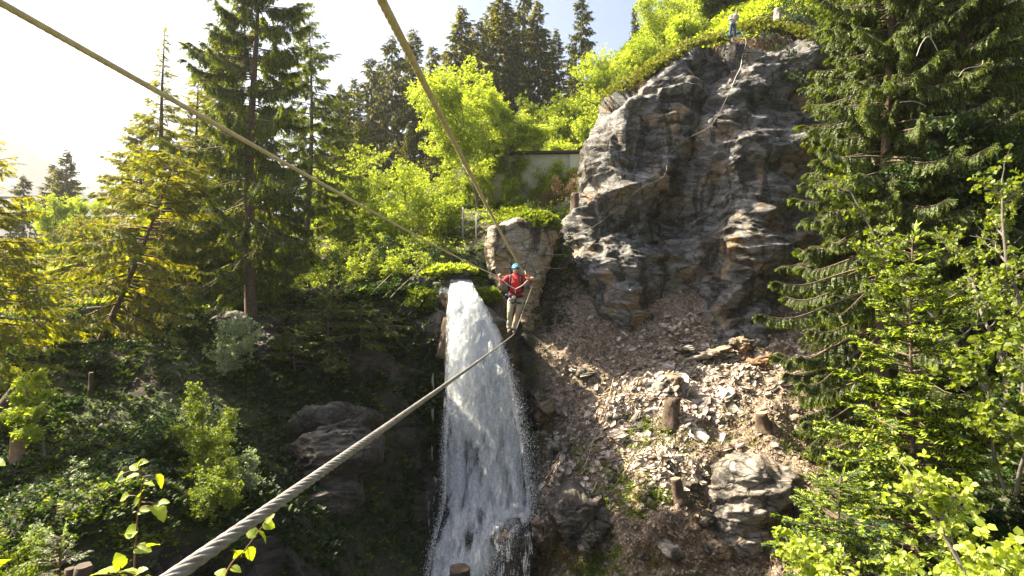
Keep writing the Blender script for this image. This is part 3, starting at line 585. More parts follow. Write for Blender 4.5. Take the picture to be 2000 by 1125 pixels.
def conifer(name, H, label, cat='spruce', group=None, whorl=0.42, per=6, Lmax=2.6, droop=0.35, hang=0.6, base=0.12, twl=0.55, step=0.16, seed=0, mats=None, tips=0.6, width=0.11, loc=(0, 0, 0), lean=(0, 0), prof=0.8, side=0.27, k=6, up=0.25, thin=1.5, r0=None, fan=1, jit=0.25, fill=1.0):
    r = np.random.default_rng(seed); mats = mats or (M_NEED, M_TIP)
    root = empty(name, loc, label, cat, group)
    mb = MB(); zs = np.linspace(-0.8, H, 16); bx = lean[0]*(np.maximum(zs, 0)/H)**1.0*H; by = lean[1]*np.maximum(zs, 0); r0 = r0 or H*0.014+0.02
    wob = 0.01*H*np.sin(zs/H*5+seed); TX = lambda z: np.interp(z, zs, bx+wob*(zs > 0)); TY = lambda z: np.interp(z, zs, by)
    mb.tube(np.stack([TX(zs), TY(zs), zs], -1), np.maximum(r0*(1-np.clip(zs, 0, H)/H)**0.85*np.where(zs < 0.3, 1.35, 1), 0.012), 10)
    O = []; X = []; R = []; UPV = []
    z = base*H
    while z < H*0.985:
        f = (H-z)/(H*(1-base)); Lw = Lmax*(f**prof)*min(1, 0.55+0.6*(1-f)/0.12) + 0.12
        for j in range(per):
            if r.random() > fill: continue
            a = r.uniform(0, 2*math.pi); L = Lw*r.uniform(1-jit*1.6, 1+jit*0.7); zz = z+r.uniform(-.5, .5)*whorl
            if r.random() < 0.08: L *= 1.25
            dz = (0.45*(1-f)-0.15*f) ; t = np.linspace(0, 1, max(4, int(L/0.45)+3)); dr = droop*(0.4+0.6*f)*r.uniform(0.7, 1.3)
            rad = L*t; hz = L*(dz*t-dr*t**1.3+up*dr*3.0*np.maximum(t-0.6, 0)**2*2)
            a2 = a+0.25*r.normal()*t; pts = np.stack([TX(zz)+rad*np.cos(a2), TY(zz)+rad*np.sin(a2), zz+hz], -1)
            mb.tube(pts, np.linspace(0.012+0.010*L, 0.004, len(t)), 4, False)
            ns = max(3, int(L/step*thin)); tt = np.sqrt(r.uniform(0.04, 1.0, ns*2*fan)) ; tt[0] = 1.0
            pp = np.stack([np.interp(tt, t, pts[:, c]) for c in range(3)], -1)
            ax = np.stack([np.cos(a+0*tt), np.sin(a+0*tt), np.interp(tt, t, np.gradient(hz, rad+1e-6))], -1); ax = unit(ax)
            sd = np.where(r.random(len(tt)) < 0.5, -1, 1)[:, None]*np.stack([-np.sin(a+0*tt), np.cos(a+0*tt), 0*tt], -1)
            ll = twl*(0.5+0.5*min(1, L/1.2))*(1.15-0.55*tt)*r.uniform(0.7, 1.3, len(tt))
            hg = hang*(r.uniform(0.4, 1.6, len(tt)))*(0.4+0.6*f)
            dv = unit(ax*(0.55+0.9*(tt > 0.93))[:, None]+sd*(0.75*(tt <= 0.93))[:, None]*r.uniform(0.5, 1.2, len(tt))[:, None]+np.stack([0*tt, 0*tt, -hg+r.normal(0, .12, len(tt))], -1))
            O.append(pp); X.append(dv*ll[:, None])
        z += whorl*(0.7+0.5*f)
    O.append(np.array([[TX(H), TY(H), H-0.25]])); X.append(np.array([[0.02, 0, 0.5]]))
    O = np.vstack(O); X = np.vstack(X); roll = r.normal(0, 0.5, len(X))
    M = frames(X, roll=roll); half = len(O)//2; Vs = []; Fs = []; Ms = []; n0 = 0
    for q, sl_ in enumerate((slice(0, half), slice(half, None))):
        tv, tq, tm = twig_template(k, width, side, hang*0.3, seed*2+q, tips); V, fs, mi = scatter(tv, [tq], O[sl_], M[sl_], [tm]); Vs.append(V); Fs.append(fs[0]+n0); Ms.append(mi); n0 += len(V)
    mb.build('trunk', M_BARK, root, True)
    mesh('crown', np.vstack(Vs), [np.vstack(Fs)], list(mats), root, matidx=np.concatenate(Ms))
    return root

def leaf_template(kind='oval'):
    if kind == 'oval': V = [[0, 0, 0], [.5, .28, .06], [1, 0, -.04], [.5, -.28, .06], [.5, 0, -.02]]; Q = [[0, 4, 2, 1], [0, 3, 2, 4]]
    if kind == 'round': V = [[0, 0, 0], [.22, .36, .07], [.62, .42, .08], [1.0, 0, -.08], [.62, -.42, .08], [.22, -.36, .07], [.5, 0, -.02]]; Q = [[0, 6, 2, 1], [6, 3, 2, 2][:0] or [0, 5, 4, 6]]; return np.array(V, float), [np.array([[0, 6, 2, 1], [0, 5, 4, 6]]), np.array([[6, 3, 2], [6, 4, 3]])]
    return np.array(V, float), [np.array(Q)]
def cluster_template(n=5, leaf=0.5, seed=0, kind='oval', spread=1.0):
    """a few leaves round a twig end, unit size"""
    r = np.random.default_rng(seed); lv, lf = leaf_template(kind); O = []; X = []
    for i in range(n):
        a = i*2.4+r.uniform(0, 1); t = i/max(1, n-1)*0.7; O.append([t*0.9-0.3, 0, 0]); X.append([0.55*r.uniform(.5, 1.2), math.cos(a)*spread, math.sin(a)*spread*0.8-.15])
    X = unit(np.array(X))*leaf*r.uniform(0.75, 1.2, (n, 1)); V, fs, _ = scatter(lv, lf, np.array(O, float), frames(X, roll=r.normal(0, .7, n))); return V, fs
def broadleaf(name, H, label, cat='tree', group=None, mat=None, spread=0.35, leaf=0.12, nclus=5000, seed=0, loc=(0, 0, 0), stems=1, crown_base=0.3, bark=None, lean=(0, 0), kind='oval', clus=0.30, upw=0.6, nleaf=6, sub=5, levels=3, drape=0.0):
    r = np.random.default_rng(seed); root = empty(name, loc, label, cat, group); mb = MB(); tw = []
    def limb(p, d, L, rad, lev):
        n = 6; pts = [np.array(p)]; dd = np.array(d, float)
        for i in range(n):
            dd = unit(dd+r.normal(0, 0.13, 3)+np.array([0, 0, 0.05*upw-drape*(lev > 0)*0.12])); pts.append(pts[-1]+dd*L/n)
        pts = np.array(pts); mb.tube(pts, np.linspace(rad, rad*0.35, n+1), 7 if lev == 0 else 5 if lev == 1 else 3, False)
        if lev >= levels-1:
            tw.append((pts[1:], L)); return
        kids = int(sub*(2.0 if lev == 0 else 1.2))
        for i in range(kids):
            t = (crown_base if lev == 0 else 0.2)+(1-(crown_base if lev == 0 else 0.2))*(i+r.random())/kids; q = np.array([np.interp(t*n, range(n+1), pts[:, c]) for c in range(3)])
            a = r.uniform(0, 2*math.pi); side = np.array([math.cos(a), math.sin(a), r.uniform(0.0, upw)])
            ax = unit(pts[-1]-pts[0]); nd = unit(side*(1.0 if lev == 0 else 0.9)+ax*0.55)
            env = math.sin(math.pi*min(1, 0.18+0.82*(1-(t-crown_base)/(1.02-crown_base))**0.8)*0.62) if lev == 0 else 1-0.4*t
            limb(q, nd, (H*spread*env if lev == 0 else L*0.55*env)*r.uniform(0.7, 1.25), rad*(0.5-0.15*t) if lev == 0 else rad*0.5, lev+1)
        if lev > 0: tw.append((pts[-3:], L*0.5))
        else: limb(pts[-1], unit(pts[-1]-pts[-2]), H*0.1, rad*0.3, levels-1)
    for s in range(stems):
        a = s*2.4+seed; sp = 0.0 if stems == 1 else 0.28
        limb((sp*0.6*math.cos(a), sp*0.6*math.sin(a), -0.5), unit(np.array([sp*math.cos(a)+lean[0], sp*math.sin(a)+lean[1], 1.0])), (H*0.9+0.5)*(1 if s == 0 else r.uniform(.7, 1)), (0.010*H+0.015)*(1 if stems == 1 else 0.75), 0)
    mb.build('trunk', bark or M_BARKD, root, True)
    P0 = np.vstack([t[0] for t in tw]); wts = np.concatenate([np.full(len(t[0]), t[1]) for t in tw]); idx = r.choice(len(P0), nclus, p=wts/wts.sum())
    O = P0[idx]+r.normal(0, clus*0.55, (nclus, 3)); c0 = np.array([0, 0, H*0.5]); X = unit(unit(O-c0)*0.6+r.normal(0, .7, (nclus, 3))+np.array([0, 0, -.1]))*(leaf*2.0)*r.uniform(0.7, 1.25, (nclus, 1))
    tv, tf = cluster_template(nleaf, 0.55, seed, kind); V, fs, _ = scatter(tv, tf, O, frames(X, roll=r.uniform(-1, 1, nclus)))
    mesh('crown', V, fs, mat or M_MID, root); return root

def put(o, px, d, ytop=None, Hs=None, rz=None, label=None, group=None, z=None, sink=0.1):
    p = at(px, d); p[2] = (p[2] if z is None else z)-sink; o.location = tuple(p)
    if ytop is not None: s = ((562.5-ytop)/F*d-p[2])/Hs; o.scale = (s*rnd.uniform(.92, 1.08), s*rnd.uniform(.92, 1.08), s)
    if rz is not None: o.rotation_euler.z = rz
    if label: o['label'] = label
    if group: o['group'] = group
    return o
def hgt(px, d, ytop): return (562.5-ytop)/F*d-at(px, d)[2]

# -- hero conifers
def hero(px, d, ytop, label, sink=0.1, **kw):
    H = hgt(px, d, ytop); p = at(px, d); p[2] -= sink
    return conifer('spruce_tree', H, label, loc=p, **kw)
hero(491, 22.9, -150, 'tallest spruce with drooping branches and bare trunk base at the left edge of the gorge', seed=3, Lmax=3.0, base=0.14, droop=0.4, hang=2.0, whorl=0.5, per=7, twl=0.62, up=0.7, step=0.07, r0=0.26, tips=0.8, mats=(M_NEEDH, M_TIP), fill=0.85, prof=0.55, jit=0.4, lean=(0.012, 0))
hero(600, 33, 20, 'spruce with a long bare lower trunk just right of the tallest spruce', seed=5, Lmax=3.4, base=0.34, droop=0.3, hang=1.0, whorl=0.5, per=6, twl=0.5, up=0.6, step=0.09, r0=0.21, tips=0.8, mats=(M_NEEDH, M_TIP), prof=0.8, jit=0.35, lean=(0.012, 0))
hero(320, 27, 50, 'spruce with a thin bare dying top behind the leaning spruce', seed=8, Lmax=3.0, base=0.10, droop=0.25, hang=0.7, whorl=0.42, per=7, twl=0.48, step=0.1, mats=(M_NEEDY, M_TIP), prof=1.5, tips=0.4)
hero(195, 21, 300, 'leaning spruce with a slanted dark trunk at the left', seed=12, Lmax=2.9, base=0.12, droop=0.35, hang=0.8, whorl=0.38, per=7, twl=0.48, step=0.1, lean=(0.42, 0.0), mats=(M_NEEDY, M_TIP), prof=0.5, tips=0.5)
hero(388, 30, 130, 'yellow green spruce behind the left side of the tallest spruce', seed=14, Lmax=2.6, base=0.08, droop=0.25, hang=0.6, mats=(M_NEEDY, M_TIP), tips=0.6)
hero(70, 19, 480, 'young yellow green spruce low at the left edge', seed=17, Lmax=2.6, base=0.03, droop=0.3, hang=0.5, mats=(M_NEEDY, M_TIP), tips=0.7, prof=0.7)
hero(250, 24, 420, 'bushy yellow spruce under the leaning spruce', seed=18, Lmax=2.6, base=0.03, droop=0.3, hang=0.6, mats=(M_NEEDY, M_TIP), tips=0.6, prof=0.6)
hero(-30, 15, 250, 'spruce cut by the left edge with one twig reaching in', seed=19, Lmax=1.9, base=0.1, droop=0.3, hang=0.6, mats=(M_NEEDY, M_TIP), tips=0.6, prof=0.6)
hero(130, 34, 330, 'golden young spruce in front of the far pair', seed=20, Lmax=2.3, base=0.05, mats=(M_NEEDY, M_TIP), tips=0.8, prof=0.9) if False else None
hero(430, 26, 330, 'dark young spruce just left of the tallest trunk', seed=22, Lmax=2.6, base=0.04, droop=0.3, hang=0.7, tips=0.4, prof=0.7)
hero(552, 37, 260, 'dark young spruce between the two tall trunks', seed=23, Lmax=2.4, base=0.10, droop=0.3, hang=0.7, tips=0.5, prof=0.7)
for i, (px, d, yt, lb, L_) in enumerate([(275, 31, 215, 'yellow green spruce filling the gap right of the leaning spruce', 3.0), (425, 35, 60, 'broad backlit spruce behind the tallest spruce', 3.4), (160, 28, 420, 'low bushy spruce left of the leaning trunk', 3.0), (8, 25, 470, 'yellow spruce at the left edge below the mountain', 3.0), (350, 29, 330, 'backlit spruce with low branches left of the tallest trunk', 3.0), (522, 36, 200, 'backlit spruce between the two tall trunks, farther back', 3.0), (648, 42, 215, 'spruce behind the bare trunk spruce, right side', 3.2), (455, 27, 400, 'dark young spruce right beside the tallest trunk', 2.2)]):
    hero(px, d, yt, lb, seed=330+i, Lmax=L_, base=0.05, droop=0.35, hang=1.0, whorl=0.42, per=8, twl=0.5, step=0.11, tips=0.5, prof=0.75, mats=(M_NEED, M_TIP) if i in (5, 6, 7) else (M_NEEDY, M_TIP))
# spruces growing out of the shaded gorge slope
for i, (px, d, yt, sd, lb) in enumerate([(640, 22.5, 560, 31, 'shaded young spruce on the gorge slope below the fallen log'), (705, 23, 590, 32, 'shaded young spruce on the gorge slope nearest the waterfall'), (575, 21.5, 640, 33, 'low shaded spruce under the grey ledge'), (760, 23.6, 610, 34, 'small dark spruce hanging over the wet rock wall'), (530, 22.6, 600, 35, 'shaded spruce right of the tallest trunk base')]):
    hero(px, d, yt, lb, seed=sd, Lmax=1.7, base=0.02, droop=0.2, hang=0.25, whorl=0.3, per=6, twl=0.42, tips=0.3, prof=0.6, step=0.13)
# the right bank: big drooping spruce, companions and the bright fir
hero(1735, 17.5, -330, 'big drooping spruce with hanging grey green twigs right of the cliff', seed=41, Lmax=2.7, base=0.02, droop=0.55, hang=1.9, whorl=0.45, per=9, twl=0.5, up=0.5, step=0.06, tips=0.45, prof=0.28, r0=0.26, jit=0.45, width=0.10, sink=0.3)
hero(1645, 21, 300, 'slender drooping spruce at the right foot of the cliff', seed=42, Lmax=1.5, base=0.03, droop=0.5, hang=1.6, whorl=0.42, per=6, twl=0.42, step=0.08, tips=0.4, prof=0.5)
hero(1680, 19.5, -120, 'drooping spruce overlapping the right edge of the cliff top', seed=45, Lmax=2.0, base=0.03, droop=0.55, hang=1.9, whorl=0.45, per=8, twl=0.5, step=0.07, tips=0.4, prof=0.4)
hero(1790, 20, -250, 'dense dark spruce just right of the big drooping one', seed=46, Lmax=2.3, base=0.03, droop=0.5, hang=1.5, whorl=0.45, per=8, twl=0.5, step=0.08, tips=0.25, prof=0.3)
hero(1800, 21, -400, 'dark tall spruce behind the big drooping one', seed=43, Lmax=2.8, base=0.05, droop=0.4, hang=1.2, whorl=0.55, per=6, twl=0.55, step=0.1, tips=0.15, prof=0.3)
hero(1880, 17, -260, 'dense dark spruce left of the airy maple, upper right', seed=47, Lmax=2.1, base=0.03, droop=0.5, hang=1.5, whorl=0.45, per=8, twl=0.5, step=0.08, tips=0.12, prof=0.3)
hero(1930, 24, -300, 'dark spruce filling the upper right corner', seed=44, Lmax=3.0, base=0.05, droop=0.4, hang=1.0, whorl=0.6, per=6, twl=0.6, step=0.12, tips=0.15, prof=0.3)
p = at(1788, 10.2); Hf = (562.5-455)/F*10.2-p[2]
conifer('fir_tree', Hf, 'young fir with flat branches and bright yellow green tips at the lower right', cat='fir', loc=p, seed=51, whorl=0.30, per=7, Lmax=2.35, droop=0.10, hang=0.05, base=0.02, twl=0.36, step=0.075, tips=1.1, width=0.13, prof=0.85, side=0.42, k=6, up=0.3, r0=0.085, mats=(leaf_mat('fir_needles', (0.015, 0.04, 0.014), (0.045, 0.08, 0.022), 0.2, (1.3, 1.4, 0.5)), leaf_mat('fir_tips', (0.24, 0.34, 0.02), (0.45, 0.52, 0.04), 0.4, (1.2, 1.2, 0.4))))
p2 = at(1560, 10.5); p2 = P(1640, 1330, 8.6)
conifer('fir_tree', 3.1, 'low fir reaching in at the bottom with one bright branch toward the scree', cat='fir', loc=p2, seed=52, whorl=0.26, per=7, Lmax=1.35, droop=0.05, hang=0.05, base=0.1, twl=0.3, step=0.075, tips=1.1, width=0.13, prof=0.6, side=0.42, k=6, mats=tuple(bpy.data.materials[x] for x in ('fir_needles', 'fir_tips')))
# -- far spruces: four kinds, copied
FAR = [conifer('spruce_tree', 24, 'x', seed=61+i, whorl=(.75, .9, .7, 1.0)[i], per=(10, 9, 8, 9)[i], Lmax=(4.6, 3.6, 5.2, 4.2)[i], droop=(.4, .55, .25, .5)[i], hang=(.9, 1.3, .6, 1.6)[i], base=(.06, .16, .04, .1)[i], twl=1.15, step=0.36, tips=0.35, width=0.24, k=4, mats=(M_NEEDF, M_NEEDY), prof=(.75, .6, .95, .7)[i], fan=1, jit=(.35, .5, .3, .55)[i]) for i in range(4)]
far = [(903,66,12,'far dark spruce at the left end of the ridge group'),(935,70,40,None),(985,66,-40,'far spruce, tallest of the dark ridge group'),(1020,71,-20,None),(1052,66,0,None),(962,72,10,None),(1085,72,55,None),(1137,60,-8,'far spruce standing alone right of the dark ridge group'),(1118,66,90,None),
(725,66,112,'far spruce with a narrow top left of the hand cable'),(690,72,150,None),(768,64,68,'far spruce standing where the steep hand cable crosses the treetops'),(808,68,58,'far spruce just right of the steep hand cable'),(845,72,90,None),(872,76,95,None),(665,66,160,None),(745,74,120,None),
(1240,62,10,'far spruce peeking over the bright hillside shrubs'),(1215,66,90,None),(45,62,340,'far dark spruce, left one of the pair against the mountain'),(130,66,292,'far spruce, right and broader one of the pair against the mountain'),(105,70,320,None),(860,60,180,None),(1000,76,60,None),(910,80,70,None),(700,56,235,None),(800,58,240,None)]
used = set()
for i, (px, d, yt, lb) in enumerate(far):
    k = i % 4; o = FAR[k] if k not in used else copy_tree(FAR[k]); used.add(k)
    put(o, px, d, yt, 24, rz=rnd.uniform(0, 6.28), label=lb or 'far dark spruce in the rows on the ridge behind the hut', group='far spruces on the ridge', sink=0.5)
# -- bright broadleaf trees behind the fall
def tree(px, d, yt, label, **kw):
    p = at(px, d); return broadleaf('broadleaf_tree', hgt(px, d, yt), label, loc=p, **kw)
tree(937, 41.5, 145, 'big lime green tree in fresh leaf in front of the hut', mat=M_LIME, spread=0.42, leaf=0.17, nclus=5200, seed=71, crown_base=0.22, clus=0.35, sub=7, stems=2)
tree(1015, 43.2, 190, 'lime tree half behind the big one, over the hut roof', mat=M_LIME, spread=0.4, leaf=0.17, nclus=3600, seed=72, crown_base=0.3, clus=0.35, sub=6) 
for i, (px, d, yt, lb, mt) in enumerate([(730, 38, 285, 'bright young tree left of the steep cable', M_LIME), (800, 36, 310, 'bright sapling beside the hut wall end', M_LIME), (860, 34, 385, 'lime sapling left of the fence posts', M_LIME), (697, 33, 350, 'bright sapling just right of the bare trunk', M_MID), (655, 40, 330, 'pale sapling seen between the bare trunk and the shrubs', M_LIME), (760, 31, 400, 'thin sapling on the sunlit bank', M_LIME)]):
    tree(px, d, yt, lb, mat=mt, spread=0.40, leaf=0.12, nclus=1700, seed=80+i, crown_base=0.12, stems=3, clus=0.35, sub=5)
for i, (px, d, yt, lb, mt) in enumerate([(1105, 50, 160, 'rounded green tree behind the hut right end', M_MID), (1160, 48, 190, 'bright bush left of the cliff nose', M_LIME), (1060, 54, 190, 'green tree above the hut roof', M_MID), (1190, 50, 120, 'light green shrub high behind the cliff', M_LIME), (1250, 50, 95, 'lime shrub on the hillside left of the cliff top', M_LIME), (1300, 50, -10, 'yellow green tree above the grassy cliff edge', M_LIME), (1375, 52, -40, 'green tree left behind the person on top', M_MID), (1450, 50, -80, 'green tree right above the person on top', M_MID), (1530, 52, -90, 'dark green tree at the top behind the sawn stump', M_SHADE), (1340, 46, 40, 'low lime shrub near the cliff edge', M_LIME), (1110, 46, 290, 'bright bush right of the hut', M_LIME)]):
    tree(px, d, yt, lb, mat=mt, spread=0.42, leaf=0.16, nclus=3000, seed=100+i, crown_base=0.12, stems=3, clus=0.45, sub=5)
for i, (px, d, yt) in enumerate([(965, 43.5, 300), (1050, 43, 305), (1090, 42, 330), (1000, 42.5, 335), (905, 43, 320), (1120, 42, 335)]):
    tree(px, d, yt, ['thin leafy sapling in front of the hut window', 'leafy sapling in front of the hut wall, middle', 'low sapling before the right end of the hut', 'round bush at the foot of the hut wall', 'pale bush before the left end of the hut', 'low bush below the right hut corner'][i], mat=M_LIME, spread=0.3, leaf=0.13, nclus=1100, seed=125+i, crown_base=0.1, stems=2)
tree(125, 44, 365, 'pale yellow broadleaf tree in front of the far spruce pair', mat=M_LIME, spread=0.35, leaf=0.16, nclus=4000, seed=120, crown_base=0.1, stems=2)
# hillside woods on the right, dark
for i, (px, d, yt, lb) in enumerate([(1620, 44, -100, 'deep green tree behind the top of the drooping spruce'), (1900, 20, 60, 'shaded leafy tree at the right edge, upper'), (2040, 16, 200, 'leafy tree cut by the right edge'), (1760, 30, -200, 'dark tree high on the right slope')]):
    tree(px, d, yt, lb, mat=M_SHADE, spread=0.38, leaf=0.13, nclus=5500, seed=130+i, crown_base=0.1, stems=2, sub=6)
def bush(px, py_base, d, yt, label, name='shrub', **kw):
    p = P(px, py_base, d); H = (py_base-yt)/F*d; kw.setdefault('stems', 3); kw.setdefault('crown_base', 0.12)
    return broadleaf(name, H, label, cat='shrub', loc=p, **kw)
bush(1975, 760, 11.5, 225, 'tall airy maple with bright leaf sprays at the right edge', mat=M_MID, leaf=0.07, nclus=950, seed=141, spread=0.17, sub=6, clus=0.2, levels=3, kind='round', nleaf=5)
bush(1990, 900, 9, 560, 'shrub with fresh green leaves at the right edge beside the fir', mat=M_MID, leaf=0.075, nclus=650, seed=142, spread=0.25, clus=0.2, kind='round')
bush(1945, 1500, 5.4, 880, 'hazel shrub with large bright leaves in the bottom right corner', mat=M_LIME, leaf=0.056, nclus=2100, seed=143, spread=0.20, kind='round', clus=0.16, stems=5, sub=6, nleaf=5)
bush(1765, 1400, 5.6, 1060, 'low hazel sprout with bright leaves at the bottom left of the big hazel', mat=M_LIME, leaf=0.058, nclus=700, seed=144, spread=0.25, kind='round', clus=0.14, stems=5, nleaf=5)
for i in range(16):
    px_ = 650+i*16+rnd.uniform(-12, 12); d_ = rnd.uniform(26, 30); o_p = at(px_, d_); broadleaf('shrub', rnd.uniform(1.0, 2.0), 'small shrub among the plants on the bank above the waterfall', cat='shrub', group='shrubs on the bank above the waterfall', loc=o_p, mat=(M_MID, M_SHADE, M_LIME)[i % 3], spread=0.35, leaf=0.085, nclus=260, seed=400+i, crown_base=0.1, stems=3, clus=0.16, sub=4)
# left slope shrubs
bush(395, 1010, 13.5, 725, 'sunlit birch like bush in the middle of the left slope', mat=M_MID, leaf=0.05, nclus=4500, seed=151, spread=0.19, sub=7, clus=0.13)
bush(88, 850, 13.5, 715, 'lone lime sapling glowing in the dark left slope', mat=M_LIME, leaf=0.065, nclus=700, seed=152, spread=0.35, upw=0.3, clus=0.10, stems=1)
bush(440, 720, 20, 605, 'pale leaved shrub under the tallest spruce', mat=M_PALE, leaf=0.09, nclus=700, seed=153, spread=0.4, upw=0.3, clus=0.14)
bush(482, 935, 15, 872, 'small pale rowan seedling right of the birch like bush', mat=M_PALE, leaf=0.07, nclus=380, seed=154, spread=0.4, clus=0.08, upw=0.3)
bush(205, 985, 12.5, 872, 'pale rowan sapling left of the young leafy shoot', mat=M_PALE, leaf=0.055, nclus=420, seed=155, spread=0.35, clus=0.12, upw=0.3)
bush(110, 1075, 10.5, 1000, 'small pale rowan above the thin spruce seedling', mat=M_PALE, leaf=0.055, nclus=420, seed=156, spread=0.4, clus=0.09, upw=0.3)
bush(20, 1150, 9.0, 1015, 'bright small leaved shrub in the bottom left corner', mat=M_MID, leaf=0.045, nclus=1300, seed=157, spread=0.4, clus=0.12)
bush(330, 880, 14.5, 790, 'grey green shrub left of the birch like bush', mat=M_SHADE, leaf=0.06, nclus=1200, seed=158, spread=0.3)
p = P(118, 1180, 8.5)
conifer('spruce_sapling', 1.0, 'thin grey spruce seedling at the bottom left', cat='spruce', loc=p, seed=159, whorl=0.1, per=5, Lmax=0.35, droop=0.0, hang=0.1, base=0.1, twl=0.14, step=0.05, tips=0, prof=0.6, mats=(M_PALE, M_PALE), r0=0.015)

# -- low plants over the ground: nobody could count them
def clump_template(n, seed, kind='oval', up=0.7):
    r = np.random.default_rng(seed); lv, lf = leaf_template(kind); a = np.arange(n)*2.4; el = r.uniform(0.15, 1.1, n)*up
    X = np.stack([np.cos(a)*np.cos(el), np.sin(a)*np.cos(el), np.sin(el)], -1)*r.uniform(0.5, 1, (n, 1)); O = np.stack([np.cos(a)*0.25, np.sin(a)*0.25, r.uniform(0, .5, n)], -1)*r.uniform(0.1, 1, (n, 1))
    V, fs, _ = scatter(lv, lf, O, frames(X*0.75, roll=r.normal(0, .4, n))); return V, fs
def cover(name, n, region, mat, size, seed, label, nleaf=9, lift=0.1, kind='oval', cat='ground plants', dens=None, up=0.7):
    r = np.random.default_rng(seed); px0, px1, d0, d1 = region; pxx = r.uniform(px0, px1, n); dd = d0*(d1/d0)**r.random(n) if d1 > 3*d0 else r.uniform(d0, d1, n)
    x = (pxx-1000)/F*dd; z = ground(x, dd); pk = 0.5+0.5*fbm(np.stack([x, dd, z], -1)*0.35, 3, seed); kp = r.random(n) < np.clip((pk-0.18)*2.6, 0.25, 1)
    if dens is not None: kp &= r.random(n) < dens(pxx, dd, z)
    x, dd, z = x[kp], dd[kp], z[kp]; m = len(x); s = size*r.uniform(0.5, 1.3, m)*(0.6+0.6*(0.5+0.5*vnoise(np.stack([x, dd, z], -1)*0.8, seed)))
    M = frames(np.stack([np.cos(a_ := r.uniform(0, 6.28, m)), np.sin(a_), r.normal(0, .12, m)], -1)*s[:, None], roll=r.normal(0, .25, m))
    O = np.stack([x, dd, z+lift*s*r.random(m)*3], -1); V, fs, _ = scatter(*clump_template(nleaf, seed, kind, up), O, M)
    return tag(mesh(name, V, fs, mat), label, cat, kind='stuff')
notscree = lambda px, d, z: 1-scree_mask((px-1000)/F*d, d)
cover('undergrowth', 26000, (-350, 860, 9, 25), M_SHADE, 0.24, 201, 'dark leafy undergrowth covering the shaded left gorge slope', 10)
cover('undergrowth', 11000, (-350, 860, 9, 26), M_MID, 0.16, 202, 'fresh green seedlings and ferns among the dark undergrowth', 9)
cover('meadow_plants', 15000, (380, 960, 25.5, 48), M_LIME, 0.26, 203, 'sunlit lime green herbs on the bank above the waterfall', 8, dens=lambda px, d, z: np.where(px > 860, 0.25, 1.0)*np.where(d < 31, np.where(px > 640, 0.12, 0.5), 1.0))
cover('meadow_plants', 5000, (-300, 420, 24, 60), M_LIME, 0.4, 206, 'yellow green herbs under the left spruces', 8)
cover('hillside_plants', 14000, (980, 1700, 36.5, 62), M_LIME, 0.42, 204, 'bright herbs and low shrubs on the hill behind the cliff', 9)
cover('hillside_plants', 6000, (980, 1700, 36.5, 62), M_MID, 0.45, 211, 'green herbs mixed among the bright ones on the hill behind the cliff', 9)
cover('bank_plants', 5000, (640, 960, 24.5, 33), M_SHADE, 0.2, 212, 'dim green plants on the bank above the fall', 8)
cover('hillside_plants', 9000, (500, 1300, 46, 90), M_MID, 0.6, 207, 'green plants on the slope below the far spruces', 8)
cover('hillside_plants', 26000, (1640, 2300, 8, 38), M_SHADE, 0.24, 205, 'dark shrubs and herbs on the steep right slope', 10, dens=notscree)
cover('hillside_plants', 900, (1640, 2300, 8, 30), M_MID, 0.18, 209, 'fresh leaf sprays between the dark shrubs on the right slope', 8, dens=notscree)
cover('scree_plants', 9500, (1040, 1640, 17, 27), M_MID, 0.16, 208, 'small green weeds sprouting between the rubble', 8, dens=lambda px, d, z: np.clip((24.5-d)/5, 0.1, 1))
cover('meadow_plants', 2500, (960, 1200, 29, 46), M_MID, 0.3, 210, 'green plants on the slope in front of the hut', 8)
from mathutils.bvhtree import BVHTree
# exact surfaces to rest things on
_gm = go.data; _co = np.empty(len(_gm.vertices)*3, np.float32); _gm.vertices.foreach_get('co', _co); _co = _co.reshape(-1, 3)
_fc = grid_faces(nr_g, nc_g); _c0 = _co[_fc[:, 0]]; _pxv = _c0[:, 0]/np.maximum(_c0[:, 1], .1)*F+1000
_k = (_c0[:, 1] > 2) & (_c0[:, 1] < 50) & (_pxv > -450) & (_pxv < 2000); _fk = _fc[_k]
BV = BVHTree.FromPolygons(_co.tolist(), _fk.tolist())
def drop(x, y, top=40.0):
    h = BV.ray_cast(Vector((x, y, top)), Vector((0, 0, -1)))
    if h[0] is None: return gz(x, y), Vector((0, 0, 1))
    nn = h[1]; nn = nn if nn.z > 0 else -nn; return h[0].z, nn
def see(px, py, default=25.0):
    """the point of the ground seen at a photo pixel"""
    v = Vector(tuple(P(px, py, 1.0))).normalized(); h = BV.ray_cast(v*6, v)
    return (np.array(h[0]), h[1]) if h[0] is not None else (P(px, py, default), Vector((0, 0, 1)))
_cp = CLIFF.reshape(-1, 3); _cpx = np.stack([_cp[:, 0]/_cp[:, 1]*F+1000, 562.5-_cp[:, 2]/_cp[:, 1]*F], -1)
def on_cliff(px, py, off=0.07, src=None):
    a, b = (_cp, _cpx) if src is None else src
    dd = np.hypot(b[:, 0]-px, b[:, 1]-py); k = np.where(dd < 9)[0]
    if len(k) == 0: k = np.argsort(dd)[:4]
    d = a[k, 1].min()-off; return P(px, py, d)
_bp = BOULD.reshape(-1, 3); BSRC = (_bp, np.stack([_bp[:, 0]/_bp[:, 1]*F+1000, 562.5-_bp[:, 2]/_bp[:, 1]*F], -1))
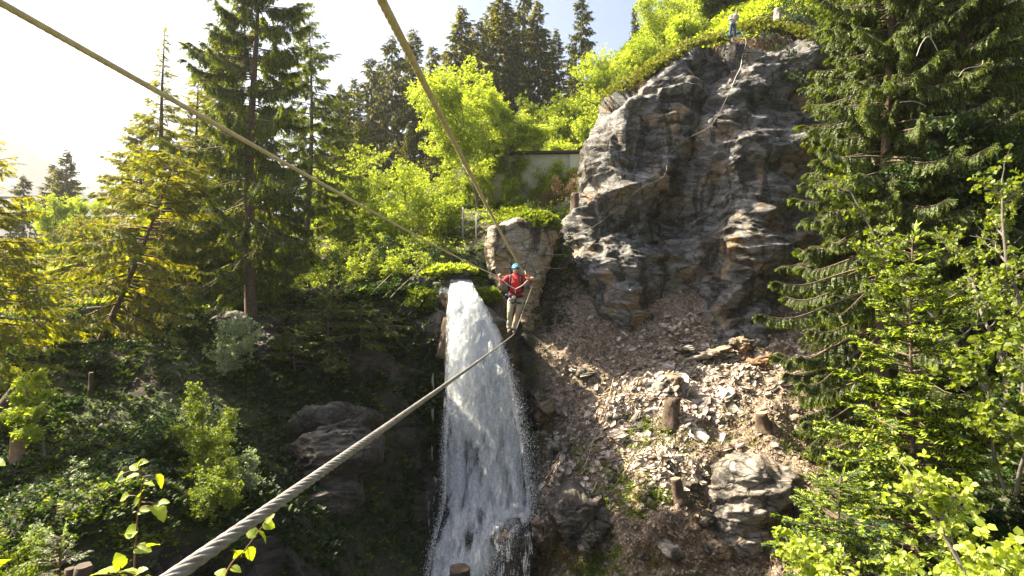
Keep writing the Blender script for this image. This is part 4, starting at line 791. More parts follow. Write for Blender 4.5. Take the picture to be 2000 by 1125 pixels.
def spline(pts, n=12):
    p = np.array(pts, float); p = np.vstack([2*p[0]-p[1], p, 2*p[-1]-p[-2]]); out = []
    for i in range(1, len(p)-2):
        for t in np.linspace(0, 1, n, endpoint=False):
            out.append(0.5*((2*p[i])+(-p[i-1]+p[i+1])*t+(2*p[i-1]-5*p[i]+4*p[i+1]-p[i+2])*t*t+(-p[i-1]+3*p[i]-3*p[i+1]+p[i+2])*t**3))
    out.append(p[-2]); return np.array(out)

# ------------------------------------------------------------- the cable bridge
def cable_mat(name, c1, c2, metal, rough):
    m, n, b, o = new_mat(name); v = coords(n, geo=False); t = noise(n, 40, 4, vec=v); r = ramp(n, t.outputs[0], [(0.35, c1), (0.65, c2)])
    n.links.new(r.outputs[0], b.inputs['Base Color']); b.inputs['Metallic'].default_value = metal; b.inputs['Roughness'].default_value = rough; bump(n, b, noise(n, 220, 2, vec=v).outputs[0], 0.3, 0.002); return m
M_STEEL = cable_mat('steel_cable', (0.20, 0.185, 0.17), (0.34, 0.32, 0.30), 0.3, 0.5)
M_STEELY = cable_mat('lit_tan_hand_cable', (0.55, 0.46, 0.26), (0.72, 0.62, 0.38), 0.0, 0.5)  # tan base colour raised to stand for light on the hand cables
def strand_rope(name, pts, R, mat, label, strands=6, pitch=0.16, cat='cable', fine=0.013, group=None):
    pts = np.array(pts, float); seg = np.linalg.norm(np.diff(pts, axis=0), axis=1); s = np.concatenate([[0], np.cumsum(seg)])
    # finer steps near the camera where the lay of the strands shows
    ss = [0.0]
    while ss[-1] < s[-1]:
        p = np.array([np.interp(ss[-1], s, pts[:, c]) for c in range(3)]); ss.append(ss[-1]+max(fine, np.linalg.norm(p)*0.006))
    ss = np.minimum(np.array(ss), s[-1]); ss = np.unique(ss); C = np.stack([np.interp(ss, s, pts[:, c]) for c in range(3)], -1)
    t = unit(np.gradient(C, axis=0)); u = unit(np.cross(t, [0, 0, 1.0])); v = np.cross(t, u); root = empty(name, C[0], label, cat, group); mb = MB()
    for k in range(strands):
        a = 2*math.pi*(ss/pitch+k/strands); c = C+R*0.58*(np.cos(a)[:, None]*u+np.sin(a)[:, None]*v); mb.tube(c, R*0.43, 7, True)
    mb.tube(C, R*0.42, 6, True); mb.build('strands', mat, root, True, origin=C[0]).location = (0, 0, 0)
    return root
GA = P(975.5, 541, 13.9); GB = P(1031, 544.5, 13.75); FT = P(1005, 651.5, 14.0)
def back(a, b, k): a, b = np.array(a), np.array(b); return a+(a-b)*k
A0 = P(0, 5, 1.5); B0 = P(745, 0, 1.2); N0 = P(345, 1121, 0.70)
def sag(a, b, s, n=14): t = np.linspace(0, 1, n)[:, None]; return np.array(a)*(1-t)+np.array(b)*t-np.array([0, 0, 1])*s*4*t*(1-t)
aA = on_cliff(1012, 536, 0.02, BSRC); aB = on_cliff(1025, 529, 0.02, BSRC); aF = on_cliff(1038, 562, 0.02, BSRC)
strand_rope('hand_cable', np.vstack([[back(A0, GA, 0.22)], sag(A0, GA, 0.05), sag(GA, aA, 0.02)[1:]]), 0.0105, M_STEELY, 'yellowish twisted hand cable from the top left corner to the person in red')
strand_rope('hand_cable', np.vstack([[back(B0, GB, 0.2)], sag(B0, GB, 0.05), sag(GB, aB, 0.02)[1:]]), 0.0105, M_STEELY, 'steep yellowish hand cable running from the top edge down to the person in red')
strand_rope('foot_cable', np.vstack([[back(N0, FT, 0.15)], sag(N0, FT, 0.02), sag(FT, aF, 0.02)[1:]]), 0.0105, M_STEEL, 'grey twisted foot cable rising from the bottom left to the red climber\'s shoes')
M_GALV = plain('galvanised_steel', (0.55, 0.55, 0.54), 0.4, 0.6, 0.1)
def eyebolt(p, label, s=1.0):
    mb = MB(); a = np.linspace(0, 2*math.pi, 17); mb.tube(np.stack([0.045*s*np.cos(a), 0*a, 0.045*s*np.sin(a)+0.03], -1), 0.012*s, 6, False); mb.tube([[0, 0.25, -0.03], [0, 0.02, -0.02]], 0.014*s, 8); mb.tube([[0, 0.05, -0.02], [0, 0.035, -0.02]], 0.04*s, 8)
    o = mb.build('eye_bolt', M_GALV, None, True); o.location = tuple(p); return tag(o, label, 'bolt')
eyebolt(aF, 'steel eye bolt in the boulder where the foot cable ends', 1.3)
eyebolt(aB, 'steel bolt in the boulder just above the left shoulder of the person in red')
eyebolt(on_cliff(1048.6, 531, 0.04, BSRC), 'bright steel bolt on the boulder right of the person in red', 1.2)
def thin(name, pts, r, mat, label, cat, seg=6, group=None, n=10):
    c = spline(pts, n); mb = MB(); mb.tube(c-c[0], r, seg); o = mb.build(name, mat, None, True); o.location = tuple(c[0]); return tag(o, label, cat, group)
thin('wire_rope', [on_cliff(1065, 494, 0.05, BSRC), P(1086, 497.5, 27.6), on_cliff(1107, 496, 0.03)], 0.012, M_GALV, 'upper one of two short wire ropes between boulder and cliff', 'cable')
thin('wire_rope', [on_cliff(1056, 520, 0.05, BSRC), P(1084, 524.5, 27.6), on_cliff(1107, 522, 0.03)], 0.014, M_GALV, 'lower one of two short wire ropes between boulder and cliff', 'cable')
thin('wire_rope', [on_cliff(1034, 494, .04, BSRC), on_cliff(1040, 512, .06, BSRC), on_cliff(1047, 529, .04, BSRC)], 0.009, M_GALV, 'thin wire rope hanging down the boulder face to the bright bolt', 'cable')
M_ROPEW = plain('white_rope', (0.75, 0.73, 0.68), 0.8, var=0.1); M_WIRE = plain('dull_wire', (0.28, 0.26, 0.23), 0.5, 0.3)
thin('climbing_rope', [on_cliff(x, y, 0.16) for x, y in [(1450, 66), (1455, 73), (1457, 84), (1453, 98), (1449, 115), (1446, 132), (1437, 150), (1428, 172)]], 0.014, M_ROPEW, 'white rope hanging over the cliff top below the person in the grey sweater', 'rope')
thin('wire_rope', [on_cliff(x, y, 0.18) for x, y in [(1428, 172), (1415, 200), (1400, 228), (1382, 250), (1340, 272), (1315, 292), (1304, 312), (1300, 338), (1285, 352), (1250, 368), (1215, 400), (1178, 430), (1150, 447), (1112, 463)]], 0.010, M_WIRE, 'long thin safety wire crossing the cliff face from the white rope to the left edge', 'cable')

# ------------------------------------------------------------- the hut
M_PLAST = plain('old_plaster', (0.48, 0.45, 0.36), 0.9, var=0.18, scale=2.0, bmp=0.2); M_DKW = plain('dark_wood', (0.06, 0.045, 0.035), 0.8, var=0.3)
ctr = P(1008, 385, 46.0); hut = empty('hut', (ctr[0], ctr[1], 6.6), 'long flat roofed plastered hut behind the lime tree', 'hut', rz=math.radians(-4))
MB().box((0, 0, 1.9), (5.0, 2.2, 1.75), bevel=0.02).build('wall', M_PLAST, hut)
MB().box((0.1, 0, 3.78), (5.25, 2.45, 0.10), bevel=0.02).build('roof', M_DKW, hut)
MB().box((4.62, -2.26, 2.0), (0.36, 0.05, 1.6), bevel=0.01).build('wall_panel', plain('pale_panel', (0.6, 0.58, 0.48), 0.8), hut)
wn = MB(); 
for c, h in (((-2.2, -2.24, 2.75), (0.62, .04, .045)), ((-2.2, -2.24, 1.95), (0.62, .04, .045)), ((-2.8, -2.24, 2.35), (.045, .04, .36)), ((-1.6, -2.24, 2.35), (.045, .04, .36))): wn.box(c, h)
wo = wn.build('window', M_DKW, hut); MB().box((-2.2, -2.215, 2.35), (0.56, 0.01, 0.36)).build('pane', plain('dark_glass', (0.03, 0.035, 0.04), 0.1), wo); MB().box((-2.2, -2.3, 1.84), (0.75, 0.1, 0.04)).build('sill', plain('white_sill', (0.75, 0.73, 0.66), 0.6), wo)
br = MB()
for i in range(7): br.tube([(-2.68+i*0.16, -2.27, 1.98), (-2.68+i*0.16, -2.27, 2.72)], 0.012, 5)
br.build('bars', M_DKW, wo)
# fence posts on the bank
M_POST = plain('grey_post', (0.34, 0.31, 0.27), 0.8, var=0.2); 
for i, (px, y0, y1, d, lb) in enumerate([(904, 432, 405, 33, 'thick short grey post on the bank left of the steep cable'), (930, 446, 415, 32, 'thin grey post just left of the steep cable'), (951, 404, 386, 38, 'thin post right below the hut wall'), (1031, 408, 390, 36, 'thin post above the green cushion on the boulder'), (800, 448, 397, 31, 'tall thin post among the saplings')]):
    b = P(px, y0, d); b[2] = gz(b[0], b[1])-0.3; t = P(px, y1, d); mb = MB(); mb.tube([(0, 0, 0), (0.01, 0, (t[2]-b[2])*.5), (0.02, 0, t[2]-b[2])], 0.035 if i else 0.06, 7); o = mb.build('fence_post', M_POST, None, True); o.location = tuple(b); tag(o, lb, 'post')

# ------------------------------------------------------------- stumps, logs, sticks
M_CUT = plain('cut_wood', (0.42, 0.28, 0.15), 0.8, var=0.25, scale=10); M_OLDW = plain('weathered_wood', (0.085, 0.058, 0.040), 0.9, var=0.5, scale=9, bmp=0.5); M_PALEW = plain('pale_wood', (0.46, 0.36, 0.26), 0.8, var=0.25, scale=9, bmp=0.3)
def stump(p0, p1, r, mat, label, name='stump', cat='stump', seed=0, flare=1.35, cut=M_CUT, ragged=0.0):
    p0, p1 = np.array(p0, float), np.array(p1, float); n = 9; t = np.linspace(0, 1, n)[:, None]; pts = (p1-p0)*t; root = empty(name, p0, label, cat); rad = r*(1+(flare-1)*(1-t[:, 0])**2.5)
    V, Q, T = tube(pts, rad, 18, True); ax = unit(p1-p0); off = V-((V@ax)[:, None]*ax); an = vnoise(V*np.array([1, 1, 0.3])*14/ (r*8)+seed*9, seed)
    V = V+off*0.26*an[:, None]
    if ragged: top = (V@ax) > np.linalg.norm(p1-p0)*0.85; V[top] += ax*(ragged*vnoise(V[top]*12/(r*8)*3, seed))[:, None]
    mesh('trunk', V, [Q, T], mat, root, True)
    a = np.arange(18)*2*math.pi/18; base = V[(n-1)*18:n*18]; c = base.mean(0)+ax*0.004; ring = c+(base-base.mean(0))*0.93
    mesh('cut_face', np.vstack([ring+ax*0.004, c+ax*0.006]), [np.stack([np.arange(18), (np.arange(18)+1) % 18, np.full(18, 18)], -1)], cut, root)
    return root
def G(px, py, off=0.0, default=24): q, _ = see(px, py, default); return q-unit(q)*off
def stump_at(px, y0, y1, wpx, mat, label, tilt=(0, 0), **kw):
    kw.setdefault('flare', 1.9)
    b = G(px, y0); d = b[1]; t = np.array([b[0]+tilt[0], b[1]+tilt[1], b[2]+(y0-y1)/F*d]); dirn = unit(t-b); return stump(b-dirn*0.25, t, wpx/2/F*d, mat, label, **kw)
stump_at(1310, 826, 782, 28, M_OLDW, 'tallest broken brown stump in the middle of the rubble', ragged=0.3, seed=1, tilt=(0.08, 0), cut=M_OLDW)
stump_at(1325, 968, 935, 20, M_OLDW, 'small sawn stump low on the scree', seed=2, tilt=(-0.1, 0))
stump_at(1492, 838, 806, 22, M_OLDW, 'brown stump at the right of the scree', seed=3, tilt=(-0.1, 0))
stump_at(34, 905, 845, 22, plain('orange_wood', (0.28, 0.18, 0.10), 0.8, var=0.3), 'pale orange sawn stump standing at the left edge', seed=4)
stump_at(178, 770, 728, 8, M_OLDW, 'thin broken snag in the dark left slope', seed=5)
stump(P(862, 700, 23.4), P(877, 622, 23.7), 0.24, M_OLDW, 'dark upright sawn log wedged beside the waterfall', name='log', cat='log', seed=6, flare=1.0, cut=M_OLDW)
stump(P(972, 640, 25.4), P(972, 585, 25.7), 0.32, M_OLDW, 'rotten mossy stump between the waterfall and the person in red', seed=7, flare=1.2, ragged=0.2, cut=M_OLDW)
stump(P(897, 1150, 16.4), P(897, 1110, 16.4), 0.29, plain('charred_wood', (0.03, 0.022, 0.018), 0.7), 'dark stump at the bottom edge under the cascade', cut=M_OLDW, seed=8, flare=1.1)
stump(P(1519, 42, 35.5), P(1518, 18, 35.6), 0.19, M_POST, 'grey sawn stump on top of the cliff right of the person', seed=9, flare=1.15)
stump(P(164, 1190, 4.0), P(164, 1106, 4.0), 0.055, M_OLDW, 'dark wooden post at the bottom edge, right one of a pair', name='post', cat='post', seed=10, flare=1.0, cut=M_OLDW)
stump(P(137, 1190, 4.2), P(137, 1112, 4.2), 0.034, M_OLDW, 'dark thinner post at the bottom edge, left one of a pair', name='post', cat='post', seed=11, flare=1.0, cut=M_OLDW)
stump(P(1122, 418, 31.0), P(1123, 378, 31.2), 0.22, M_OLDW, 'bent orange brown stump at the left shoulder of the cliff', seed=12, flare=1.3)
def log(pts, r, mat, label, name='log', cat='log', group=None):
    c = spline(pts, 6); mb = MB(); mb.tube(c-c[0], np.linspace(r, r*0.7, len(c)), 10); o = mb.build(name, mat, None, True); o.location = tuple(c[0]); return tag(o, label, cat, group)
log([P(518, 573, 25.2), P(560, 569, 25.6), P(610, 565, 26)], 0.08, M_PALEW, 'pale fallen log lying between the two tall trunks')
log([P(170, 604, 23), P(240, 598, 23.4), P(312, 592, 24)], 0.09, M_OLDW, 'brown fallen log under the yellow spruces at the left')
log([P(-30, 850, 13.2), P(0, 800, 13.6), P(50, 735, 14.2)], 0.15, M_OLDW, 'dark leaning trunk at the left edge')
log([P(1253, 1003, 19.9), P(1253, 960, 20.4), P(1251, 918, 20.9)], 0.035, M_PALEW, 'bare pale stick standing upright in the lower scree', 'stick', 'stick')
log([G(1148, 975, .1), G(1160, 955, .15), G(1166, 940, .15)], 0.04, M_PALEW, 'short pale stick left of the upright one', 'stick', 'stick')
log([P(1960, 880, 9.4), P(1985, 855, 9.6), P(2030, 830, 9.8)], 0.09, M_CUT, 'reddish fallen trunk at the right edge behind the hazel')
for i, c in enumerate([[(1790, 110), (1800, 85), (1815, 72), (1832, 100)], [(1872, 150), (1885, 135), (1915, 128), (1920, 118)], [(1758, 200), (1785, 198), (1808, 207)]]):
    thin('dead_branch', [P(x, y, 14.5+0.1*j) for j, (x, y) in enumerate(c)], [0.012, 0.009, 0.008][i], M_POST, ['bleached bare branch curling over the dark trees upper right', 'small forked bare branch near the upper right', 'short straight bare branch right of the big drooping spruce'][i], 'branch')
r = random.Random(5)
for i in range(26):
    x = r.uniform(1050, 1200); y = r.uniform(760, 960); L = r.uniform(50, 130); a = math.radians(r.uniform(35, 75)); q = [(x, y), (x+L*.5*math.cos(a), y-L*.5*math.sin(a)+r.uniform(-4, 4)), (x+L*math.cos(a), y-L*math.sin(a))]
    thin('twig', [G(u, v, r.uniform(0.1, 0.4)) for u, v in q], r.uniform(0.008, 0.016), M_OLDW if i % 3 else M_PALEW, 'bare brown twig in the heap of brushwood right of the waterfall', 'twig', 5, 'brushwood right of the waterfall', 4)
for i in range(9):
    x = r.uniform(700, 800); y = r.uniform(560, 620); thin('twig', [P(x+60*t+r.uniform(-2, 2), y-55*t*r.uniform(.9, 1.1), 24.0+2.2*t) for t in (0, .5, 1)], 0.012, M_PALEW, 'thin bare stem leaning over the bank left of the waterfall lip', 'twig', 5, 'bare stems on the left bank', 4)

# ------------------------------------------------------------- rubble
M_SLATE = rock_mat('slate', base=(0.55, 0.51, 0.46), light=(0.75, 0.71, 0.65), ochre=(0.36, 0.25, 0.15), dark=(0.15, 0.12, 0.1), moss=0, ochre_amt=0.6)
def slab_template(seed, flat=0.28):
    r = np.random.default_rng(seed); n = r.integers(5, 8); a = np.sort(r.uniform(0, 2*math.pi, n)+0); a = np.arange(n)*2*math.pi/n+r.uniform(-.35, .35, n); rad = r.uniform(0.6, 1.1, n)
    T = np.stack([rad*np.cos(a), 0.7*rad*np.sin(a), flat*0.5+r.uniform(-.06, .06, n)], -1); Bt = T*np.array([1, 1, -1])*np.array([r.uniform(.85, 1.1), r.uniform(.85, 1.1), 1])+np.array([.06, 0, 0])
    V = np.vstack([T, Bt, [[0, 0, flat*0.62]], [[0, 0, -flat*0.6]]]); i = np.arange(n); j = (i+1) % n
    return V, [np.stack([i, i+n, j+n, j], -1)[:, ::-1]*1, np.vstack([np.stack([i, j, np.full(n, 2*n)], -1), np.stack([j+n, i+n, np.full(n, 2*n+1)], -1)])]
slabs = []
for k in range(6):
    V, fs = slab_template(300+k); slabs.append(mesh('slab_shape', V, fs, M_SLATE)); 
def slope_frame(nn, a, tilt, r):
    z = Vector(nn).lerp(Vector((-0.3, -0.05, 0.95)), 0.6).normalized(); x = Vector((math.cos(a), math.sin(a), 0)); x = (x-z*x.dot(z)).normalized(); y = z.cross(x)
    m = Matrix((x, y, z)).transposed(); return m @ Matrix.Rotation(r.normalvariate(0, tilt), 3, 'X') @ Matrix.Rotation(r.normalvariate(0, tilt), 3, 'Y')
r = random.Random(9); used = [False]*6; cnt = 0
while cnt < 210:
    py = r.triangular(648, 930, 720); c = 1385-(py-690)*0.85; px = r.normalvariate(c, 70)
    if px < 1085 or px > 1590: continue
    q, nn = see(px, py); 
    if q[1] > 29.5 or q[1] < 17: continue
    nn = nn if nn.z > 0 else -nn; k = r.randrange(6); o = slabs[k] if not used[k] else slabs[k].copy()
    if used[k]: COL.objects.link(o)
    used[k] = True; o.name = 'slate_stone'; s = r.choice([.12, .15, .18, .24, .32, .48])*r.uniform(.8, 1.2); o.rotation_mode = 'QUATERNION'; o.rotation_quaternion = slope_frame(nn, r.uniform(0, 6.28), 0.3, r).to_quaternion(); o.scale = (s, s, s*r.uniform(.7, 1.3)); o.location = Vector(q)+nn*s*0.12
    tag(o, 'loose pale grey slate slab among the rubble on the scree slope', 'rock', 'slate slabs on the scree'); cnt += 1
def chips(n, xs, ys, smin, smax, mat, seed, label, name='rubble', cfun=None):
    r = np.random.default_rng(seed); Vs = []; Fq = []; Ft = []; n0 = 0; O = []; Ms = []
    rr = random.Random(seed)
    while len(O) < n:
        px = rr.uniform(*xs); py = rr.uniform(*ys)
        if cfun and rr.random() > cfun(px, py): continue
        q, nn = see(px, py)
        if q[1] > 31 or q[1] < 14: O.append(None); continue
        nn = nn if nn.z > 0 else -nn; s = smin*(smax/smin)**(rr.random()**1.8); O.append(np.array(q)+np.array(nn)*s*0.15); Ms.append(np.array(slope_frame(nn, rr.uniform(0, 6.28), 0.45, rr))*s)
    O = np.array([o for o in O if o is not None]); Ms = np.array(Ms)
    for k in range(5):
        V, fs = slab_template(400+k, 0.35); sel = np.arange(len(O)) % 5 == k; V, f, _ = scatter(V, fs, O[sel], Ms[sel]); Vs.append(V); Fq.append(f[0]+n0); Ft.append(f[1]+n0); n0 += len(V)
    tag(mesh(name, np.vstack(Vs), [np.vstack(Fq), np.vstack(Ft)], mat), label, 'rubble', kind='stuff')
band = lambda px, py: math.exp(-((px-(1385-(py-690)*0.85))/120)**2)*(0.35+1.3*max(0, vnoise(np.array([[px/40, py/30, 0.5]]), 2)[0]+.35))
M_CHIP = leaf_mat('slate_chips', (0.20, 0.14, 0.10), (0.66, 0.57, 0.48), 0.0, (1, 1, 1), gloss=0.03)
M_CLOD = leaf_mat('brown_clods', (0.09, 0.065, 0.045), (0.34, 0.28, 0.21), 0.0, (1, 1, 1), gloss=0.02)
chips(8500, (1060, 1620), (610, 1000), 0.025, 0.24, M_CHIP, 1, 'countless small pale slate chips strewn over the upper scree', cfun=band)
chips(11000, (1050, 1620), (640, 1120), 0.03, 0.13, M_CLOD, 2, 'brown clods and small stones between the slate', 'clods')
r = random.Random(21); rk = []
for k in range(5):
    V, T = ICO[3]; Vs_ = V*np.array([1, .8, .6]); rk.append((Vs_+unit(V)*(0.35*facets(Vs_+k*9, .9, 500+k, 0.6, 0.6)+0.25*facets(Vs_+k*9, .4, 520+k, .6, .6))[:, None], T))
rko = []
for i in range(34):
    px = r.uniform(1060, 1570); py = r.uniform(700, 1090); q, nn = see(px, py); k = i % 5
    if q[1] > 29 or q[1] < 15: continue
    if len(rko) < 5 : o = mesh('rock', rk[k][0], [rk[k][1]], (M_BOULD, M_OUT)[k % 2]); rko.append(o)
    else: o = rko[r.randrange(5)].copy(); COL.objects.link(o)
    s = r.uniform(.18, .5); o.scale = (s, s, s); o.rotation_euler = (r.uniform(-.5, .5), r.uniform(-.9, .3), r.uniform(0, 6)); o.location = tuple(q-np.array([0, 0, s*.15])); tag(o, 'angular grey brown rock half buried in the scree slope', 'rock', 'rocks half buried in the scree')
# dry roots and grass: hanging brown fibres
def fibres(name, n, pick, mat, L, w, label, seed, down=0.8, cat='roots'):
    r = np.random.default_rng(seed); O = np.array([pick(r) for _ in range(n)]); X = unit(np.stack([r.normal(0, .8, n), r.normal(-.3, .5, n), -down+r.normal(0, .5, n)], -1))*L*r.uniform(.4, 1.3, (n, 1))
    V = np.array([[0, -.5, 0], [0, .5, 0], [.5, .4, .12], [.5, -.4, .12], [1, 0, -.05]], float)*np.array([1, w/L, 1]); fs0 = [np.array([[0, 1, 2, 3]]), np.array([[3, 2, 4]])]
    V, fs, _ = scatter(V, fs0, O, frames(X, roll=r.uniform(-1.5, 1.5, n))); return tag(mesh(name, V, fs, mat), label, cat, kind='stuff')
def pick_scree(r):
    while True:
        px = r.uniform(1050, 1630); py = r.uniform(640, 1110); f = 0.5+0.5*float(vnoise(np.array([[px/55, py/45, 0.0]]), 3)[0]); g = min(1, 0.05+max(0, (py-800))/200)
        if r.random() < f**2*2*g:
            q, nn = see(px, py)
            if 14 < q[1] < 30: return q+np.array(nn)*0.03
fibres('dry_roots', 11000, pick_scree, M_DEADN, 0.28, 0.022, 'matted brown roots and dry grass over the lower scree', 31)
# plants and roots along the cliff edge, cushions
def edge_pick(pts, sp, d0, d1, drop_=0.0):
    P_ = np.array(pts, float); L = np.concatenate([[0], np.cumsum(np.hypot(*np.diff(P_, axis=0).T))])
    def f(r):
        s = r.random()*L[-1]; px = np.interp(s, L, P_[:, 0]); py = np.interp(s, L, P_[:, 1]); wd = np.interp(s, L, P_[:, 2]) if P_.shape[1] > 2 else sp; u = r.random(); b = on_cliff(px, py+4, 0.0)
        return b+np.array([r.normal(0, .15), 0.2+u*3.0*0.8, -0.25*drop_+wd*(u**0.6)/F*34*0.8+r.normal(0, .10)])
    return f
edge = [(1192, 193), (1210, 178), (1240, 162), (1268, 142), (1300, 122), (1332, 100), (1370, 84), (1402, 74), (1418, 70)]
edge2 = [(1470, 62), (1500, 56), (1540, 60), (1580, 70), (1610, 80)]
def tufts(name, n, pick, mat, size, seed, label, nleaf=9, cat='ground plants'):
    r = np.random.default_rng(seed); O = np.array([pick(r) for _ in range(n)]); a = r.uniform(0, 6.28, n); s = size*r.uniform(.5, 1.3, n); M = frames(np.stack([np.cos(a), np.sin(a), r.normal(0, .3, n)], -1)*s[:, None], roll=r.normal(0, .4, n))
    V, fs, _ = scatter(*clump_template(nleaf, seed), O, M); return tag(mesh(name, V, fs, mat), label, cat, kind='stuff')
tufts('edge_plants', 2600, edge_pick(edge, 40, 0, 0), M_OLIVE, 0.24, 41, 'bright yellow green cushion plants along the left cliff edge')
tufts('edge_plants', 1500, edge_pick(edge2, 60, 0, 0), M_OLIVE, 0.26, 42, 'green plants and moss on the cliff top around the sawn stump')
fibres('hanging_roots', 5200, edge_pick(edge+edge2, 14, 0, 0, 1.0), M_DEADN, 0.38, 0.03, 'brown roots and turf hanging over the cliff edge', 43, 1.2)
def dome(cx, cy, d, rx, rz, ry=1.2):
    c = P(cx, cy, d)
    def f(r):
        v = r.normal(0, 1, 3); v /= np.linalg.norm(v); v[2] = abs(v[2]); v *= r.uniform(.75, 1.0); return c+v*np.array([rx, ry, rz])
    return f
tufts('shrub', 900, dome(1045, 449, 28.4, 1.35, 0.95, 1.3), M_MID, 0.2, 44, 'bright green cushion of bilberry on top of the boulder', cat='shrub')['kind'] = 'stuff'
tufts('shrub', 500, dome(880, 535, 25.9, 1.3, 0.4, .8), M_LIME, 0.2, 45, 'sunlit green herbs right above the waterfall lip', cat='plants')
tufts('shrub', 450, dome(955, 590, 25.6, 0.6, 0.6, .6), M_MID, 0.2, 46, 'green tuft at the right shoulder of the waterfall', cat='plants')
tufts('moss', 700, dome(825, 600, 24.5, 0.9, 0.8, .6), M_MID, 0.15, 47, 'mossy green cushion left of the waterfall lip', cat='moss')
def wall_pick(r):
    while True:
        px = r.uniform(560, 862); py = 570+r.random()**1.5*330
        if r.random() < 0.25+0.75*max(0, float(vnoise(np.array([[px/60, py/50, 3.0]]), 7)[0])):
            d = float(np.interp(py, [585, 650, 760, 900], [24.9, 24.3, 23.6, 22.9])-2.6*np.clip((850-px)/290, 0, 1)**1.2*np.clip((py-640)/120, 0, 1)); return P(px, py, d-0.35)+r.normal(0, .15, 3)
tufts('hanging_plants', 2600, wall_pick, M_SHADE, 0.26, 50, 'dark ferns and herbs hanging on the shaded rock wall left of the waterfall')
tufts('hanging_plants', 900, wall_pick, M_MID, 0.18, 51, 'fresh green sprigs on the shaded rock wall left of the waterfall')
def gully(r): px = r.uniform(1015, 1115); py = r.uniform(455, 660); return P(px, py, 28.6 if py < 600 else 27.6)+r.normal(0, .3, 3)
tufts('gully_plants', 900, gully, M_SHADE, 0.22, 48, 'dark plants in the shaded cleft between boulder and cliff')
dead = conifer('fallen_spruce', 4.6, 'heap of dry brown spruce branches between the hut and the cliff', cat='branches', seed=300, whorl=0.28, per=8, Lmax=1.5, droop=0.3, hang=0.4, base=0.05, twl=0.5, step=0.12, mats=(M_DEADN, M_DEADN), tips=0, prof=0.6)
dead.location = tuple(P(1175, 352, 36)); dead.rotation_euler = (0, math.radians(-112), 0)

# ------------------------------------------------------------- leafy shoots close to the camera
def big_leaf():
    n = 11; t = np.linspace(0, 1, n); w_ = 0.46*np.sin(math.pi*np.clip(t, 0, 1)**0.72)**0.75; w_[0] = 0.06; w_[-1] = 0.0; V = []
    for i in range(n):
        ser = 1+0.06*(-1)**i
        for s, k in ((-1, 1), (-.5, .5), (0, 0), (.5, .5), (1, 1)): V.append([t[i]-0.10*k*(1-t[i]), s*w_[i]*ser, 0.16*k*w_[i]*2-0.28*t[i]**2+0.02*k*math.sin(i*2.1)])
    return np.array(V), grid_faces(n, 5)
M_BIG = leaf_mat('hazel_leaf', (0.22, 0.32, 0.02), (0.40, 0.50, 0.04), 0.6, (1.3, 1.2, 0.35), gloss=0.04)
M_STEM = plain('red_brown_stem', (0.22, 0.11, 0.06), 0.6, var=0.3, scale=30)
LV, LF = big_leaf()
def shoot(path, leaves, r0, label, seed):
    c = spline(path, 8); root = empty('leafy_shoot', c[0], label, 'shoot'); mb = MB(); mb.tube(c-c[0], np.linspace(r0, r0*0.4, len(c)), 7); rr = random.Random(seed)
    for (p, size, ang, dep) in leaves:
        b = np.array(p); k = np.argmin(np.linalg.norm(c-b, axis=1)); q = c[k]; X = np.array([math.cos(ang), dep, math.sin(ang)])*size; mb.tube([q-c[0], (q+b)/2-c[0]+np.array([0, 0, .004]), b-c[0]], 0.0012, 5)
        M = frames(X[None], roll=np.array([rr.uniform(-1.0, 1.0)])) [0]; mesh('leaf', LV@M.T+(b-c[0]), [LF], M_BIG, root, True)
    mb.build('stem', M_STEM, root, True); return root
D1 = 1.75
def LZ(x, y, s, a, d=D1, dep=0.0): return (P(x, y, d), s*0.85*d/F, math.radians(a), dep)
shoot([P(258, 1330, 1.7), P(262, 1125, D1), P(268, 1020, D1), P(276, 950, D1), P(270, 908, D1)],
      [LZ(271, 915, 24, 160), LZ(272, 905, 20, 20), LZ(270, 910, 16, 80), LZ(240, 925, 26, 215), LZ(268, 930, 34, 185, dep=-.3), LZ(278, 947, 28, 10), LZ(305, 930, 32, -60, dep=.2), LZ(273, 968, 22, 60, dep=-.3), LZ(250, 968, 24, 200), LZ(272, 975, 22, 225), LZ(272, 1000, 24, 20), LZ(300, 990, 42, -30, dep=-.3), LZ(310, 985, 24, 20), LZ(268, 1036, 36, 190), LZ(262, 1042, 22, 170, dep=.3), LZ(266, 1072, 34, 0), LZ(290, 1068, 30, 25)], 0.0032, 'young hazel shoot with backlit leaves standing close at the bottom left', 1)
shoot([P(400, 1300, 1.55), P(440, 1125, 1.6), P(480, 1072, 1.6), P(520, 1018, 1.6)], [LZ(520, 1018, 24, 50, 1.6), LZ(516, 1022, 26, -20, 1.6), LZ(500, 1045, 28, 150, 1.6), LZ(505, 1040, 30, -40, 1.6), LZ(476, 1078, 26, 200, 1.6), LZ(484, 1072, 30, -60, 1.6), LZ(470, 1088, 24, 120, 1.6), LZ(440, 1122, 26, 160, 1.6), LZ(452, 1110, 24, -10, 1.6)], 0.003, 'leafy shoot slanting up behind the foot cable', 2)
shoot([P(215, 1300, 1.5), P(225, 1150, 1.5), P(235, 1110, 1.5)], [LZ(235, 1108, 34, 100, 1.5), LZ(228, 1118, 40, 160, 1.5), LZ(238, 1118, 40, 10, 1.5), LZ(205, 1122, 34, 170, 1.5), LZ(262, 1125, 34, 40, 1.5), LZ(285, 1130, 30, 0, 1.5), LZ(238, 1125, 30, -40, 1.5)], 0.003, 'tuft of backlit leaves at the bottom edge under the tall shoot', 3)
shoot([P(-30, 1290, 1.5), P(-20, 1180, 1.5), P(-8, 1108, 1.5)], [LZ(-8, 1106, 40, 40, 1.5), LZ(-4, 1118, 34, -20, 1.5), LZ(-14, 1120, 34, 60, 1.5)], 0.003, 'pair of leaves cut by the bottom left corner', 4)
